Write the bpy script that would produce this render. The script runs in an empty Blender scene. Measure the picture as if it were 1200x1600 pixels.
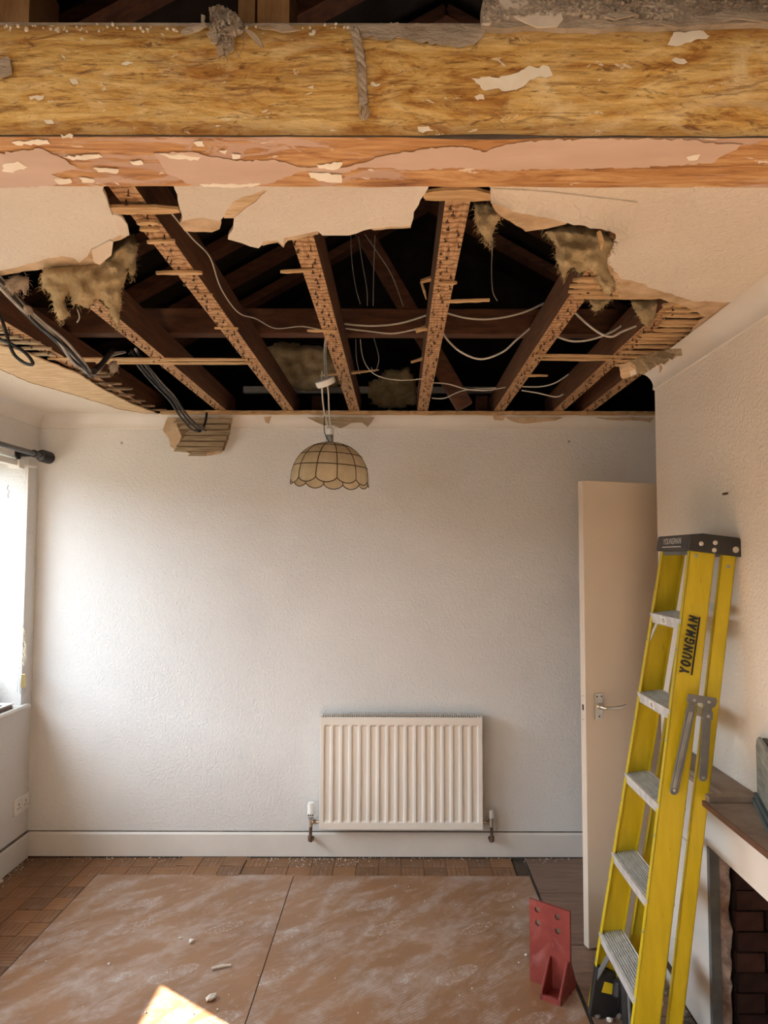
import bpy, bmesh, math, random
from mathutils import Vector, Matrix, noise
from mathutils.geometry import tessellate_polygon
random.seed(7)
S = bpy.context.scene
COL = S.collection
V = Vector

# ------------------------------------------------------------------ camera
F, CX, CY, H = 1150.0, 622.0, 800.0, 1.63
TH, RO = math.atan(70 / F), math.radians(0.12)
cd = bpy.data.cameras.new('camera'); cam = bpy.data.objects.new('camera', cd); COL.objects.link(cam)
cd.sensor_fit = 'HORIZONTAL'; cd.sensor_width = 36; cd.lens = 36 * F / 1200
cd.shift_x = -(CX - 600) / 1200; cd.clip_start = 0.02
cam.matrix_world = Matrix.Translation((0, 0, H)) @ Matrix.Rotation(math.pi / 2 + TH, 4, 'X') @ Matrix.Rotation(RO, 4, 'Z')
S.camera = cam
# ------------------------------------------------------------------ sky, sun, window portals, exposure
w = bpy.data.worlds.new('sky'); S.world = w; w.use_nodes = True
bg = w.node_tree.nodes['Background']
bg.inputs[0].default_value = (0.77, 0.895, 1.0, 1); bg.inputs[1].default_value = 14.0
sd = bpy.data.lights.new('sun', 'SUN'); sun = bpy.data.objects.new('sun', sd); COL.objects.link(sun)
sd.energy = 70; sd.angle = math.radians(0.6); sd.color = (1.0, 0.89, 0.73)
SUN = V((0.326, -0.251, -0.249)).normalized()
sun.rotation_euler = SUN.to_track_quat('-Z', 'Y').to_euler(); sun.location = (-6, 8, 6)
def portal(y0, y1, z0, z1):
    l = bpy.data.lights.new('window_portal', 'AREA'); o = bpy.data.objects.new('window_portal', l); COL.objects.link(o)
    l.shape = 'RECTANGLE'; l.size = z1 - z0; l.size_y = y1 - y0; l.cycles.is_portal = True
    o.location = (-2.33, (y0 + y1) / 2, (z0 + z1) / 2); o.rotation_euler = (0, -math.pi / 2, 0)
WIN = [(1.45, 4.0, 0.84, 2.16), (-2.3, 0.2, 0.84, 2.16)]
for a in WIN: portal(*a)
S.view_settings.view_transform = 'Standard'; S.view_settings.look = 'None'
S.view_settings.gamma = 1; S.view_settings.use_curve_mapping = False
S.view_settings.exposure = -0.08
S.cycles.use_denoising = True
S.cycles.diffuse_bounces = 6; S.cycles.max_bounces = 14; S.cycles.caustics_reflective = False; S.cycles.caustics_refractive = False

# ------------------------------------------------------------------ pixel -> place helpers
def ray(u, v):
    x = (u - CX) / F; y = (CY - v) / F
    x, y = x * math.cos(RO) - y * math.sin(RO), x * math.sin(RO) + y * math.cos(RO)
    c, s = math.cos(TH), math.sin(TH)
    return V((x, c - y * s, s + y * c))
EYE = V((0, 0, H))
def pl(u, v, p, n):
    d = ray(u, v); n = V(n); return EYE + d * ((V(p) - EYE).dot(n) / d.dot(n))
def oX(u, v, X): return pl(u, v, (X, 0, 0), (1, 0, 0))
def oY(u, v, Y): return pl(u, v, (0, Y, 0), (0, 1, 0))
def oZ(u, v, Z): return pl(u, v, (0, 0, Z), (0, 0, 1))

# ------------------------------------------------------------------ materials
MATS = {}
class NT:
    def __init__(s, name):
        s.m = bpy.data.materials.new(name); s.m.use_nodes = True; s.t = s.m.node_tree; s.b = s.t.nodes['Principled BSDF']
        s.out = s.t.nodes['Material Output']; MATS[name] = s.m
    def n(s, typ, **k):
        o = s.t.nodes.new(typ)
        for a, b in k.items():
            if a in o.inputs: o.inputs[a].default_value = b
            else: setattr(o, a, b)
        return o
    def l(s, a, b): s.t.links.new(a, b)
    def coord(s, scale=(1, 1, 1), rot=(0, 0, 0), loc=(0, 0, 0)):
        c = s.n('ShaderNodeTexCoord'); mp = s.n('ShaderNodeMapping')
        mp.inputs['Scale'].default_value = scale; mp.inputs['Rotation'].default_value = rot; mp.inputs['Location'].default_value = loc
        s.l(c.outputs['Object'], mp.inputs[0]); return mp.outputs[0]
    def coord2(s, scale, rot):
        c = s.n('ShaderNodeTexCoord'); a = s.n('ShaderNodeMapping'); b = s.n('ShaderNodeMapping')
        a.inputs['Rotation'].default_value = (0, 0, rot); b.inputs['Scale'].default_value = scale
        s.l(c.outputs['Object'], a.inputs[0]); s.l(a.outputs[0], b.inputs[0]); return b.outputs[0]
    def noise(s, co, scale=5, detail=5, rough=.55, dist=0):
        o = s.n('ShaderNodeTexNoise'); o.inputs['Scale'].default_value = scale; o.inputs['Detail'].default_value = detail
        o.inputs['Roughness'].default_value = rough; o.inputs['Distortion'].default_value = dist
        s.l(co, o.inputs['Vector']); return o.outputs['Fac']
    def ramp(s, f, stops, interp='LINEAR'):
        o = s.n('ShaderNodeValToRGB'); e = o.color_ramp.elements; o.color_ramp.interpolation = interp
        while len(e) < len(stops): e.new(.5)
        for k, (p, c) in zip(e, stops): k.position = p; k.color = (*c, 1) if len(c) == 3 else c
        s.l(f, o.inputs[0]); return o.outputs[0]
    def mix(s, f, a, b, mode='MIX'):
        o = s.n('ShaderNodeMix', data_type='RGBA', blend_type=mode)
        for i, x in ((0, f), (6, a), (7, b)):
            if isinstance(x, (int, float)): o.inputs[i].default_value = x
            elif isinstance(x, tuple): o.inputs[i].default_value = (*x, 1)
            else: s.l(x, o.inputs[i])
        return o.outputs[2]
    def math(s, op, a, b=0.0):
        o = s.n('ShaderNodeMath', operation=op)
        for i, x in ((0, a), (1, b)):
            if isinstance(x, (int, float)): o.inputs[i].default_value = x
            else: s.l(x, o.inputs[i])
        return o.outputs[0]
    def bump(s, h, strength=.4, dist=.004):
        o = s.n('ShaderNodeBump'); o.inputs['Strength'].default_value = strength; o.inputs['Distance'].default_value = dist
        s.l(h, o.inputs['Height']); s.l(o.outputs[0], s.b.inputs['Normal'])
    def base(s, c):
        if isinstance(c, tuple): s.b.inputs['Base Color'].default_value = (*c, 1)
        else: s.l(c, s.b.inputs['Base Color'])
    def set(s, rough=.6, metal=0, spec=.5):
        s.b.inputs['Roughness'].default_value = rough; s.b.inputs['Metallic'].default_value = metal
        s.b.inputs['Specular IOR Level'].default_value = spec; return s.m
def pm(name, c1, c2=None, sc=(1, 1, 1), ns=6, lo=.35, hi=.65, rough=.6, metal=0, spec=.4, bs=0, bst=.4, bd=.003, rot=(0, 0, 0), det=6, dist=0):
    n = NT(name); co = n.coord(sc, rot)
    if c2 is None: n.base(c1)
    else: n.base(n.ramp(n.noise(co, ns, det, .6, dist), [(lo, c1), (hi, c2)]))
    if bs: n.bump(n.noise(n.coord(sc), bs, 4), bst, bd)
    return n.set(rough, metal, spec)

def m_wall(name='wall_paint', c1=(.66, .65, .635), c2=(.735, .728, .715)):
    n = NT(name); co = n.coord()
    a = n.ramp(n.noise(co, 1.6, 5), [(.3, c1), (.7, c2)])
    sp = n.ramp(n.noise(co, 9, 3), [(.74, (0, 0, 0)), (.8, (1, 1, 1))])
    n.base(n.mix(n.math('MULTIPLY', sp, .12), a, (.45, .40, .34)))
    vo = n.n('ShaderNodeTexVoronoi'); vo.inputs['Scale'].default_value = 95; n.l(n.coord(), vo.inputs['Vector'])
    hgt = n.math('ADD', n.noise(co, 75, 3), n.math('MULTIPLY', vo.outputs['Distance'], .5))
    n.bump(hgt, .5, .006); return n.set(.75, 0, .25)
def m_ceil():
    n = NT('ceiling_artex'); co = n.coord()
    n.base(n.ramp(n.noise(co, 2.2, 5), [(.3, (.66, .60, .525)), (.7, (.75, .695, .62))]))
    n.bump(n.noise(co, 42, 3, .5, 2.0), .6, .007); return n.set(.8, 0, .2)
def m_beam_face():
    n = NT('beam_stained_face')
    w1 = n.noise(n.coord((1.0, 1, 3.6)), 4.2, 12, .70, 2.2)
    c = n.ramp(w1, [(.28, (.17, .06, .01)), (.38, (.42, .20, .04)), (.45, (.62, .39, .12)), (.54, (.72, .53, .22)), (.68, (.80, .66, .35))])
    st = n.noise(n.coord((1.1, 1, 15), (0, .03, 0)), 6, 10, .72, .7)
    ln = n.ramp(st, [(.33, (.40, .24, .10)), (.45, (.86, .76, .60)), (.54, (1.08, 1.06, 1.02)), (.75, (1.25, 1.25, 1.2))])
    c = n.mix(.9, c, ln, 'MULTIPLY')
    lt = n.ramp(n.noise(n.coord((1.2, 1, 2.4), (0, .1, 0)), 5.5, 9, .66, 1.6), [(.50, (0, 0, 0)), (.66, (1, 1, 1))])
    c = n.mix(n.math('MULTIPLY', lt, .65), c, (.84, .70, .42))
    sm = n.ramp(n.noise(n.coord((2.6, 1, 13)), 5, 10, .76, 1.8), [(.375, (1, 1, 1)), (.45, (0, 0, 0))])
    c = n.mix(n.math('MULTIPLY', sm, .85), c, (.13, .042, .006))
    s3 = n.ramp(n.noise(n.coord((1.0, 1, 4.5)), 4.6, 11, .74, 2.4), [(.385, (1, 1, 1)), (.45, (0, 0, 0))])
    c = n.mix(n.math('MULTIPLY', s3, .75), c, (.27, .11, .02))
    sz = n.n('ShaderNodeSeparateXYZ'); n.l(n.coord(), sz.inputs[0])
    ed = n.ramp(n.math('ADD', n.math('ABSOLUTE', n.math('SUBTRACT', sz.outputs[2], .086)), n.math('MULTIPLY', n.noise(n.coord((2, 1, 4)), 6, 6), .03)), [(.076, (0, 0, 0)), (.098, (1, 1, 1))])
    c = n.mix(n.math('MULTIPLY', ed, .55), c, (.22, .085, .016))
    wf = n.ramp(n.noise(n.coord((1.3, 1, 2.2)), 22, 7, .68, .6), [(.635, (0, 0, 0)), (.66, (1, 1, 1))])
    c = n.mix(n.math('MULTIPLY', wf, .9), c, (.84, .77, .64))
    n.base(c); n.bump(n.noise(n.coord((2, 1, 6)), 16, 8, .75, 1), .5, .006); return n.set(.4, 0, .45)
def m_beam_under():
    n = NT('beam_orange_underside')
    w1 = n.noise(n.coord((.9, 7, 1)), 6, 10, .70, 1.4)
    c = n.ramp(w1, [(.32, (.16, .055, .016)), (.45, (.42, .20, .066)), (.58, (.58, .34, .15)), (.7, (.66, .43, .22))])
    pk = n.ramp(n.noise(n.coord((1.1, 3.4, 1), (0, 0, .04)), 3.2, 9, .66, 1.2), [(.535, (0, 0, 0)), (.55, (1, 1, 1))])
    c = n.mix(n.math('MULTIPLY', pk, .9), c, n.ramp(n.noise(n.coord(), 7, 5), [(.3, (.46, .30, .225)), (.7, (.60, .43, .345))]))
    fl = n.ramp(n.noise(n.coord((1.5, 4.2, 1), (0, 0, .05)), 8, 9, .66, .8), [(.625, (0, 0, 0)), (.64, (1, 1, 1))])
    c = n.mix(n.math('MULTIPLY', fl, .9), c, (.76, .66, .56))
    n.base(c); n.bump(n.math('ADD', w1, n.math('MULTIPLY', pk, .6)), .5, .004); return n.set(.5, 0, .4)
def m_pink():
    n = NT('pink_old_paint'); c = n.ramp(n.noise(n.coord((1, 3, 1)), 5, 6), [(.3, (.52, .37, .285)), (.7, (.63, .475, .385))])
    n.base(c); return n.set(.5, 0, .4)
def m_joist_b():
    n = NT('joist_underside'); 
    wv = n.n('ShaderNodeTexWave', wave_type='BANDS', bands_direction='Y'); wv.inputs['Scale'].default_value = 11
    wv.inputs['Distortion'].default_value = 5.5; wv.inputs['Detail'].default_value = 4; wv.inputs['Detail Scale'].default_value = 3
    n.l(n.coord(), wv.inputs['Vector'])
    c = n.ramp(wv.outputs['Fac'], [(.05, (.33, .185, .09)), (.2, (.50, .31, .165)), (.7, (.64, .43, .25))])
    g = n.ramp(n.noise(n.coord((30, 3, 30)), 4, 5), [(.3, (.55, .45, .38)), (.7, (1, 1, 1))])
    n.base(n.mix(1.0, c, g, 'MULTIPLY')); n.bump(wv.outputs['Fac'], .35, .003); return n.set(.75, 0, .2)
def m_sheet():
    n = NT('hardboard_dusty'); co = n.coord()
    b = n.ramp(n.noise(co, 2.5, 6), [(.3, (.225, .105, .046)), (.7, (.30, .152, .072))])
    d = n.ramp(n.noise(n.coord2((2.0, .85, 1), .75), 3.6, 12, .70, .4), [(.45, (0, 0, 0)), (.62, (1, 1, 1))])
    d2 = n.ramp(n.noise(co, 17, 8, .7, .6), [(.35, (.25, .25, .25)), (.65, (1, 1, 1))])
    wv = n.n('ShaderNodeTexWave', wave_type='BANDS', bands_direction='X'); wv.inputs['Scale'].default_value = 22; wv.inputs['Distortion'].default_value = 1.0
    n.l(n.coord((1, 1, 1), (0, 0, .9)), wv.inputs['Vector'])
    f = n.math('MULTIPLY', n.math('MULTIPLY', d, d2), n.math('ADD', .40, n.math('MULTIPLY', wv.outputs['Fac'], .35)))
    # boot prints: stretched scattered ovals with a tread
    vo = n.n('ShaderNodeTexVoronoi'); vo.inputs['Scale'].default_value = 1; vo.inputs['Randomness'].default_value = .9
    n.l(n.coord2((8.6, 3.4, 1), .9), vo.inputs['Vector'])
    foot = n.ramp(vo.outputs['Distance'], [(.30, (.6, .6, .6)), (.36, (1, 1, 1)), (.40, (0, 0, 0))])
    sx = n.n('ShaderNodeSeparateColor'); n.l(vo.outputs['Color'], sx.inputs[0])
    keep = n.math('GREATER_THAN', sx.outputs[0], .58)
    vt = n.n('ShaderNodeTexVoronoi'); vt.inputs['Scale'].default_value = 70; n.l(n.coord(), vt.inputs['Vector'])
    tread = n.ramp(vt.outputs['Distance'], [(.25, (1, 1, 1)), (.5, (.25, .25, .25))])
    ft = n.math('MULTIPLY', n.math('MULTIPLY', foot, keep), n.math('MULTIPLY', tread, .5))
    f2 = n.math('MINIMUM', n.math('ADD', f, ft), 1.0)
    n.base(n.mix(f2, b, (.53, .48, .45))); n.bump(n.noise(co, 160, 2), .12, .002)
    rr = n.n('ShaderNodeMapRange'); n.l(f2, rr.inputs[0]); rr.inputs[3].default_value = .34; rr.inputs[4].default_value = .62
    n.l(rr.outputs[0], n.b.inputs['Roughness']); n.b.inputs['Specular IOR Level'].default_value = .45; return n.m
def m_parquet(name, c1, c2, dirx):
    n = NT(name); co = n.coord((3, 26, 1) if dirx else (26, 3, 1))
    c = n.ramp(n.noise(co, 3, 6), [(.3, c1), (.7, c2)])
    oi = n.n('ShaderNodeObjectInfo')
    c = n.mix(1.0, c, n.ramp(oi.outputs['Random'], [(0, (.68, .66, .64)), (1, (1.05, .98, .92))]), 'MULTIPLY')
    du = n.ramp(n.noise(n.coord(), 9, 5), [(.55, (0, 0, 0)), (.8, (1, 1, 1))])
    n.base(n.mix(n.math('MULTIPLY', du, .3), c, (.40, .35, .31))); return n.set(.42, 0, .45)
def m_insul():
    n = NT('mineral_wool'); co = n.coord()
    c = n.ramp(n.noise(co, 9, 8, .62, 1.2), [(.25, (.28, .205, .11)), (.5, (.44, .345, .205)), (.75, (.60, .49, .33))])
    n.base(c); n.bump(n.noise(co, 45, 6, .65, 1.2), .4, .008); return n.set(.95, 0, .1)
def m_brick():
    n = NT('sooty_brick'); oi = n.n('ShaderNodeObjectInfo')
    c = n.ramp(n.noise(n.coord(), 14, 6), [(.3, (.022, .010, .008)), (.7, (.062, .028, .021))])
    n.base(n.mix(1.0, c, n.ramp(oi.outputs['Random'], [(0, (.6, .6, .6)), (1, (1.3, 1.2, 1.1))]), 'MULTIPLY')); n.bump(n.noise(n.coord(), 60, 4), .6, .004)
    return n.set(.9, 0, .2)
def m_yellow():
    n = NT('yellow_fibreglass'); co = n.coord()
    c = n.ramp(n.noise(n.coord((6, 6, .8)), 7, 6), [(.3, (.46, .355, .006)), (.7, (.57, .44, .012))])
    sc = n.ramp(n.noise(n.coord((22, 22, 5)), 4, 7, .6, .5), [(.67, (0, 0, 0)), (.72, (1, 1, 1))])
    n.base(n.mix(n.math('MULTIPLY', sc, .7), c, (.12, .08, .02))); return n.set(.4, 0, .45)
def m_red():
    n = NT('red_oxide_primer'); co = n.coord()
    c = n.ramp(n.noise(co, 9, 5), [(.35, (.20, .034, .028)), (.65, (.26, .048, .038))])
    du = n.ramp(n.noise(n.coord((1, 1, .6)), 10, 5, .6, .6), [(.5, (0, 0, 0)), (.68, (1, 1, 1))])
    n.base(n.mix(n.math('MULTIPLY', du, .45), c, (.38, .17, .15))); return n.set(.6, 0, .35)
def m_shell():
    n = NT('capiz_shell'); oi = n.n('ShaderNodeObjectInfo')
    c = n.ramp(n.noise(n.coord(), 24, 4), [(.3, (.60, .48, .30)), (.7, (.74, .62, .42))])
    c = n.mix(1.0, c, n.ramp(oi.outputs['Random'], [(0, (.85, .85, .83)), (1, (1.1, 1.08, 1.05))]), 'MULTIPLY')
    n.base(c); n.b.inputs['Transmission Weight'].default_value = 0
    tr = n.n('ShaderNodeBsdfTranslucent'); n.l(c, tr.inputs[0]); mx = n.n('ShaderNodeMixShader'); mx.inputs[0].default_value = .45
    n.l(n.b.outputs[0], mx.inputs[1]); n.l(tr.outputs[0], mx.inputs[2]); n.l(mx.outputs[0], n.out.inputs[0]); return n.set(.3, 0, .5)
def m_glass():
    n = NT('window_glass'); tr = n.n('ShaderNodeBsdfTransparent'); gl = n.n('ShaderNodeBsdfGlossy'); gl.inputs['Roughness'].default_value = .02
    mx = n.n('ShaderNodeMixShader'); mx.inputs[0].default_value = .06
    n.l(tr.outputs[0], mx.inputs[1]); n.l(gl.outputs[0], mx.inputs[2]); n.l(mx.outputs[0], n.out.inputs[0]); return n.m
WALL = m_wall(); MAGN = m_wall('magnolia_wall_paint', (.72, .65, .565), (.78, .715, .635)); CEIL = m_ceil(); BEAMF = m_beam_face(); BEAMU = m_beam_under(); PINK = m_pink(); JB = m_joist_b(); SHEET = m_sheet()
INS = m_insul(); BRICK = m_brick(); YEL = m_yellow(); RED = m_red(); SHELL = m_shell(); GLASS = m_glass()
PARX = m_parquet('parquet_along', (.19, .085, .033), (.30, .145, .055), True); PARY = m_parquet('parquet_across', (.17, .078, .032), (.27, .13, .052), False)
TRIM = pm('white_gloss_paint', (.66, .63, .59), (.73, .70, .66), ns=3, rough=.4, bs=20, bst=.06)
DOORM = pm('cream_door_paint', (.60, .515, .425), (.645, .56, .47), ns=2, rough=.45)
TAN = pm('bare_tan_plaster', (.45, .31, .18), (.66, .50, .34), ns=14, rough=.9, bs=60, bst=.7, bd=.005)
TORN = pm('torn_lining_paper', (.50, .34, .18), (.74, .58, .39), sc=(3, 14, 1), ns=4, rough=.85, bs=18, bst=.5, rot=(0, 0, .5))
LATH = pm('lath_wood', (.42, .255, .115), (.68, .465, .25), sc=(2, 20, 20), ns=5, rough=.8, bs=12, bst=.4)
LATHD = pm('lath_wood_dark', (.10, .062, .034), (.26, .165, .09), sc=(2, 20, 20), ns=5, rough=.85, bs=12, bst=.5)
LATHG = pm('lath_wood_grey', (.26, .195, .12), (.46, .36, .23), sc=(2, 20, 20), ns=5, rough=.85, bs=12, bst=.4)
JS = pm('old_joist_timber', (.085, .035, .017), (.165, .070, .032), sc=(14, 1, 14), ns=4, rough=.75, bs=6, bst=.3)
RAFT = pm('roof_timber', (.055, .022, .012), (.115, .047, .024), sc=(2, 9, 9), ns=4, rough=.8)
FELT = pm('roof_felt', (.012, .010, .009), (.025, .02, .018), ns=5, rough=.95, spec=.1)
NAIL = pm('rusty_nail', (.035, .018, .012), (.09, .04, .02), ns=60, rough=.7)
FLOORB = pm('dark_subfloor', (.05, .032, .02), (.10, .065, .04), ns=8, rough=.8)
PLY = pm('brown_floorboard', (.13, .07, .045), (.27, .165, .11), sc=(1.2, 8, 1), ns=3.2, lo=.3, hi=.72, rough=.45, dist=1.2, bs=10, bst=.08)
RADM = pm('radiator_enamel', (.74, .69, .62), (.78, .735, .67), ns=3, rough=.35, spec=.5)
GAPL = pm('dirty_gap', (.10, .08, .062), (.22, .18, .145), ns=14, rough=.9)
DARK = pm('dark_gap_or_shade', (.04, .033, .027), (.075, .06, .05), ns=9, rough=.9)
CHROME = pm('satin_chrome', (.62, .58, .52), (.72, .69, .64), ns=9, rough=.28, metal=1)
STEEL = pm('dull_steel', (.32, .33, .33), (.42, .42, .41), ns=14, rough=.45, metal=.85)
ALU = pm('worn_aluminium', (.50, .51, .51), (.68, .69, .69), ns=30, rough=.45, metal=.3, sc=(2, 1, 1))
GREY = pm('grey_galvanised', (.105, .11, .11), (.155, .16, .155), ns=12, rough=.55, metal=.1)
BLACK = pm('black_plastic', (.012, .012, .013), (.028, .027, .027), ns=12, rough=.42, spec=.5)
WHITEP = pm('white_plastic', (.78, .77, .74), (.82, .81, .79), ns=8, rough=.35)
COPPER = pm('tarnished_pipe', (.10, .055, .04), (.2, .12, .08), ns=20, rough=.5, metal=.5)
BRASS = pm('brass', (.50, .37, .15), (.6, .45, .2), ns=15, rough=.3, metal=.85)
CORD = pm('cream_cord', (.66, .60, .42), (.76, .70, .52), ns=60, rough=.85)
CABG = pm('grey_cable_sheath', (.33, .32, .31), (.46, .45, .43), ns=25, rough=.45)
CABK = pm('black_cable_sheath', (.015, .015, .016), (.035, .034, .034), ns=25, rough=.4)
CABW = pm('white_cable_sheath', (.52, .49, .44), (.64, .61, .56), ns=25, rough=.5)
POLE = pm('gunmetal_pole', (.075, .078, .082), (.12, .12, .125), ns=10, rough=.35, metal=.4)
LEAD = pm('bronze_came', (.06, .035, .02), (.11, .065, .04), ns=30, rough=.5, metal=.6)
CRUMB = pm('plaster_crumb', (.56, .50, .43), (.74, .69, .62), ns=40, rough=.95)
PAPER = pm('grey_torn_paper', (.30, .245, .195), (.46, .39, .32), sc=(2, 2, 5), ns=9, rough=.9, bs=25, bst=.8, bd=.008)
PAPERL = pm('pale_torn_paper', (.60, .53, .45), (.74, .68, .60), ns=9, rough=.9, bs=25, bst=.5)
FLAKE = pm('white_paint_flake', (.78, .71, .60), (.86, .82, .74), ns=20, rough=.6)
SHELFM = pm('dusty_brown_shelf', (.20, .145, .11), (.33, .26, .205), ns=7, rough=.8, bs=90, bst=.25)
FRAMEB = pm('brown_frame_stain', (.09, .045, .028), (.14, .075, .045), ns=9, rough=.5)
SHELFE = pm('red_brown_edge', (.07, .028, .016), (.12, .05, .03), ns=9, rough=.5)
WGREY = pm('weathered_grey_wood', (.13, .135, .115), (.30, .295, .25), sc=(5, 1.2, 14), ns=4, rough=.7, bs=12, bst=.4)
TEAL = pm('dark_teal_base', (.05, .075, .078), (.11, .14, .14), sc=(2, 2, 10), ns=4, rough=.5)
SLATE = pm('dark_brown_top', (.03, .024, .02), (.07, .05, .042), ns=6, rough=.6)
YPAD = pm('yellow_plastic', (.60, .44, .01), (.68, .5, .02), ns=8, rough=.45)
INK = pm('black_ink', (.012, .012, .012), rough=.6)
SILVER = pm('silver_print', (.70, .68, .64), rough=.5)
LABEL = pm('white_sticker', (.80, .79, .76), rough=.6)
GROUND = pm('outside_paving', (.16, .15, .12), (.24, .22, .18), ns=2, rough=.9)
NEARF = pm('near_room_board', (.36, .265, .185), (.46, .345, .245), ns=2, rough=.6)
RAG = pm('grimy_rag', (.24, .18, .13), (.42, .335, .26), ns=18, rough=.95, bs=50, bst=.8)
RAGL = pm('pale_lining', (.40, .33, .265), (.60, .52, .44), ns=14, rough=.95, bs=60, bst=.35)
HEARTH = pm('hearth_rubble_dust', (.13, .11, .095), (.27, .235, .2), ns=30, rough=.95, bs=50, bst=.9, bd=.01)

# ------------------------------------------------------------------ mesh helpers
class MB:
    def __init__(s): s.v = []; s.f = []; s.mi = []
    def add(s, vs, fs, m=0):
        o = len(s.v); s.v += [V(p) for p in vs]; s.f += [tuple(i + o for i in f) for f in fs]; s.mi += [m] * len(fs); return s
    def box(s, lo, hi, m=0):
        x0, y0, z0 = lo; x1, y1, z1 = hi
        return s.add([(x0, y0, z0), (x1, y0, z0), (x1, y1, z0), (x0, y1, z0), (x0, y0, z1), (x1, y0, z1), (x1, y1, z1), (x0, y1, z1)],
                     [(0, 3, 2, 1), (4, 5, 6, 7), (0, 1, 5, 4), (1, 2, 6, 5), (2, 3, 7, 6), (3, 0, 4, 7)], m)
    def hexa(s, a, b, m=0):      # two quads (4 pts each), joined
        return s.add(list(a) + list(b), [(3, 2, 1, 0), (4, 5, 6, 7), (0, 1, 5, 4), (1, 2, 6, 5), (2, 3, 7, 6), (3, 0, 4, 7)], m)
    def bar(s, a, b, w, h, up=(0, 0, 1), m=0):
        a, b = V(a), V(b); d = (b - a).normalized(); x = d.cross(V(up)).normalized(); y = x.cross(d)
        q = [x * i * w / 2 + y * j * h / 2 for i, j in ((-1, -1), (1, -1), (1, 1), (-1, 1))]
        return s.hexa([a + k for k in q], [b + k for k in q], m)
    def tube(s, pts, r, seg=8, m=0, smooth=0):
        pts = [V(p) for p in pts]
        if smooth:
            out = []
            for i in range(len(pts) - 1):
                p0 = pts[max(i - 1, 0)]; p1 = pts[i]; p2 = pts[i + 1]; p3 = pts[min(i + 2, len(pts) - 1)]
                for k in range(smooth):
                    t = k / smooth
                    out.append(.5 * ((2 * p1) + (p2 - p0) * t + (2 * p0 - 5 * p1 + 4 * p2 - p3) * t * t + (3 * p1 - p0 - 3 * p2 + p3) * t ** 3))
            pts = out + [pts[-1]]
        vs, fs = [], []; n = len(pts); x = None
        for i, p in enumerate(pts):
            d = (pts[min(i + 1, n - 1)] - pts[max(i - 1, 0)]).normalized()
            if x is None: x = d.orthogonal().normalized()
            x = (x - d * x.dot(d)).normalized(); y = d.cross(x)
            rr = r[min(i, len(r) - 1)] if isinstance(r, (list, tuple)) else r
            vs += [p + (x * math.cos(6.28318 * k / seg) + y * math.sin(6.28318 * k / seg)) * rr for k in range(seg)]
        for i in range(n - 1):
            for k in range(seg):
                k2 = (k + 1) % seg; fs.append((i * seg + k, i * seg + k2, (i + 1) * seg + k2, (i + 1) * seg + k))
        fs.append(tuple(range(seg - 1, -1, -1))); fs.append(tuple((n - 1) * seg + k for k in range(seg)))
        return s.add(vs, fs, m)
    def lathe(s, prof, o, ax=(0, 0, 1), seg=20, m=0):   # prof: (r, h)
        o = V(o); ax = V(ax).normalized(); x = ax.orthogonal().normalized(); y = ax.cross(x); vs, fs = [], []
        for r, h in prof:
            vs += [o + ax * h + (x * math.cos(6.28318 * k / seg) + y * math.sin(6.28318 * k / seg)) * r for k in range(seg)]
        for i in range(len(prof) - 1):
            for k in range(seg):
                k2 = (k + 1) % seg; fs.append((i * seg + k, i * seg + k2, (i + 1) * seg + k2, (i + 1) * seg + k))
        fs.append(tuple(range(seg - 1, -1, -1))); fs.append(tuple((len(prof) - 1) * seg + k for k in range(seg)))
        return s.add(vs, fs, m)
    def prism(s, loops, ext, m=0, ms=None, sub=None):   # loops: outer + holes (3-D, planar); extruded by vector ext
        ext = V(ext); loops = [[V(p) for p in L] for L in loops]; tri = tessellate_polygon(loops)
        flat = [p for L in loops for p in L]; n = len(flat)
        s.add(flat + [p + ext for p in flat], [t for t in tri] + [tuple(i + n for i in reversed(t)) for t in tri], m)
        o = len(s.v) - 2 * n; k0 = 0
        for L in loops:
            k = len(L)
            for i in range(k):
                a = o + k0 + i; b = o + k0 + (i + 1) % k; s.f.append((a, b, b + n, a + n)); s.mi.append(m if ms is None else ms)
            k0 += k
        return s
    def build(s, name, mats, parent=None, smooth=0, bevel=0, fix=True):
        if not isinstance(mats, (list, tuple)): mats = [mats]
        if parent is None:
            xs = [p.x for p in s.v]; ys = [p.y for p in s.v]
            off = V(((min(xs) + max(xs)) / 2, (min(ys) + max(ys)) / 2, min(p.z for p in s.v)))
        else:
            off = V((0, 0, 0)); q = parent
            while q: off = off + q.location; q = q.parent
        me = bpy.data.meshes.new(name); me.from_pydata([p - off for p in s.v], [], s.f)
        for a in mats: me.materials.append(a)
        me.polygons.foreach_set('material_index', s.mi); 
        if fix:
            bm = bmesh.new(); bm.from_mesh(me); bmesh.ops.recalc_face_normals(bm, faces=bm.faces); bm.to_mesh(me); bm.free()
        me.update()
        if smooth: me.shade_smooth(); me.set_sharp_from_angle(angle=math.radians(smooth))
        ob = bpy.data.objects.new(name, me); COL.objects.link(ob)
        if parent is None: ob.location = off
        else: ob.parent = parent
        if bevel:
            md = ob.modifiers.new('bevel', 'BEVEL'); md.width = bevel; md.segments = 2; md.limit_method = 'ANGLE'; md.angle_limit = .6
        return ob
def tag(o, label=None, cat=None, group=None, kind=None):
    for k, x in (('label', label), ('category', cat), ('group', group), ('kind', kind)):
        if x: o[k] = x
    return o
def thing(name, loc, label, cat, group=None):
    o = bpy.data.objects.new(name, None); COL.objects.link(o); o.location = loc; o.empty_display_size = .1
    return tag(o, label, cat, group)
def struct(o, label, cat): return tag(o, label, cat, None, 'structure')
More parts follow.
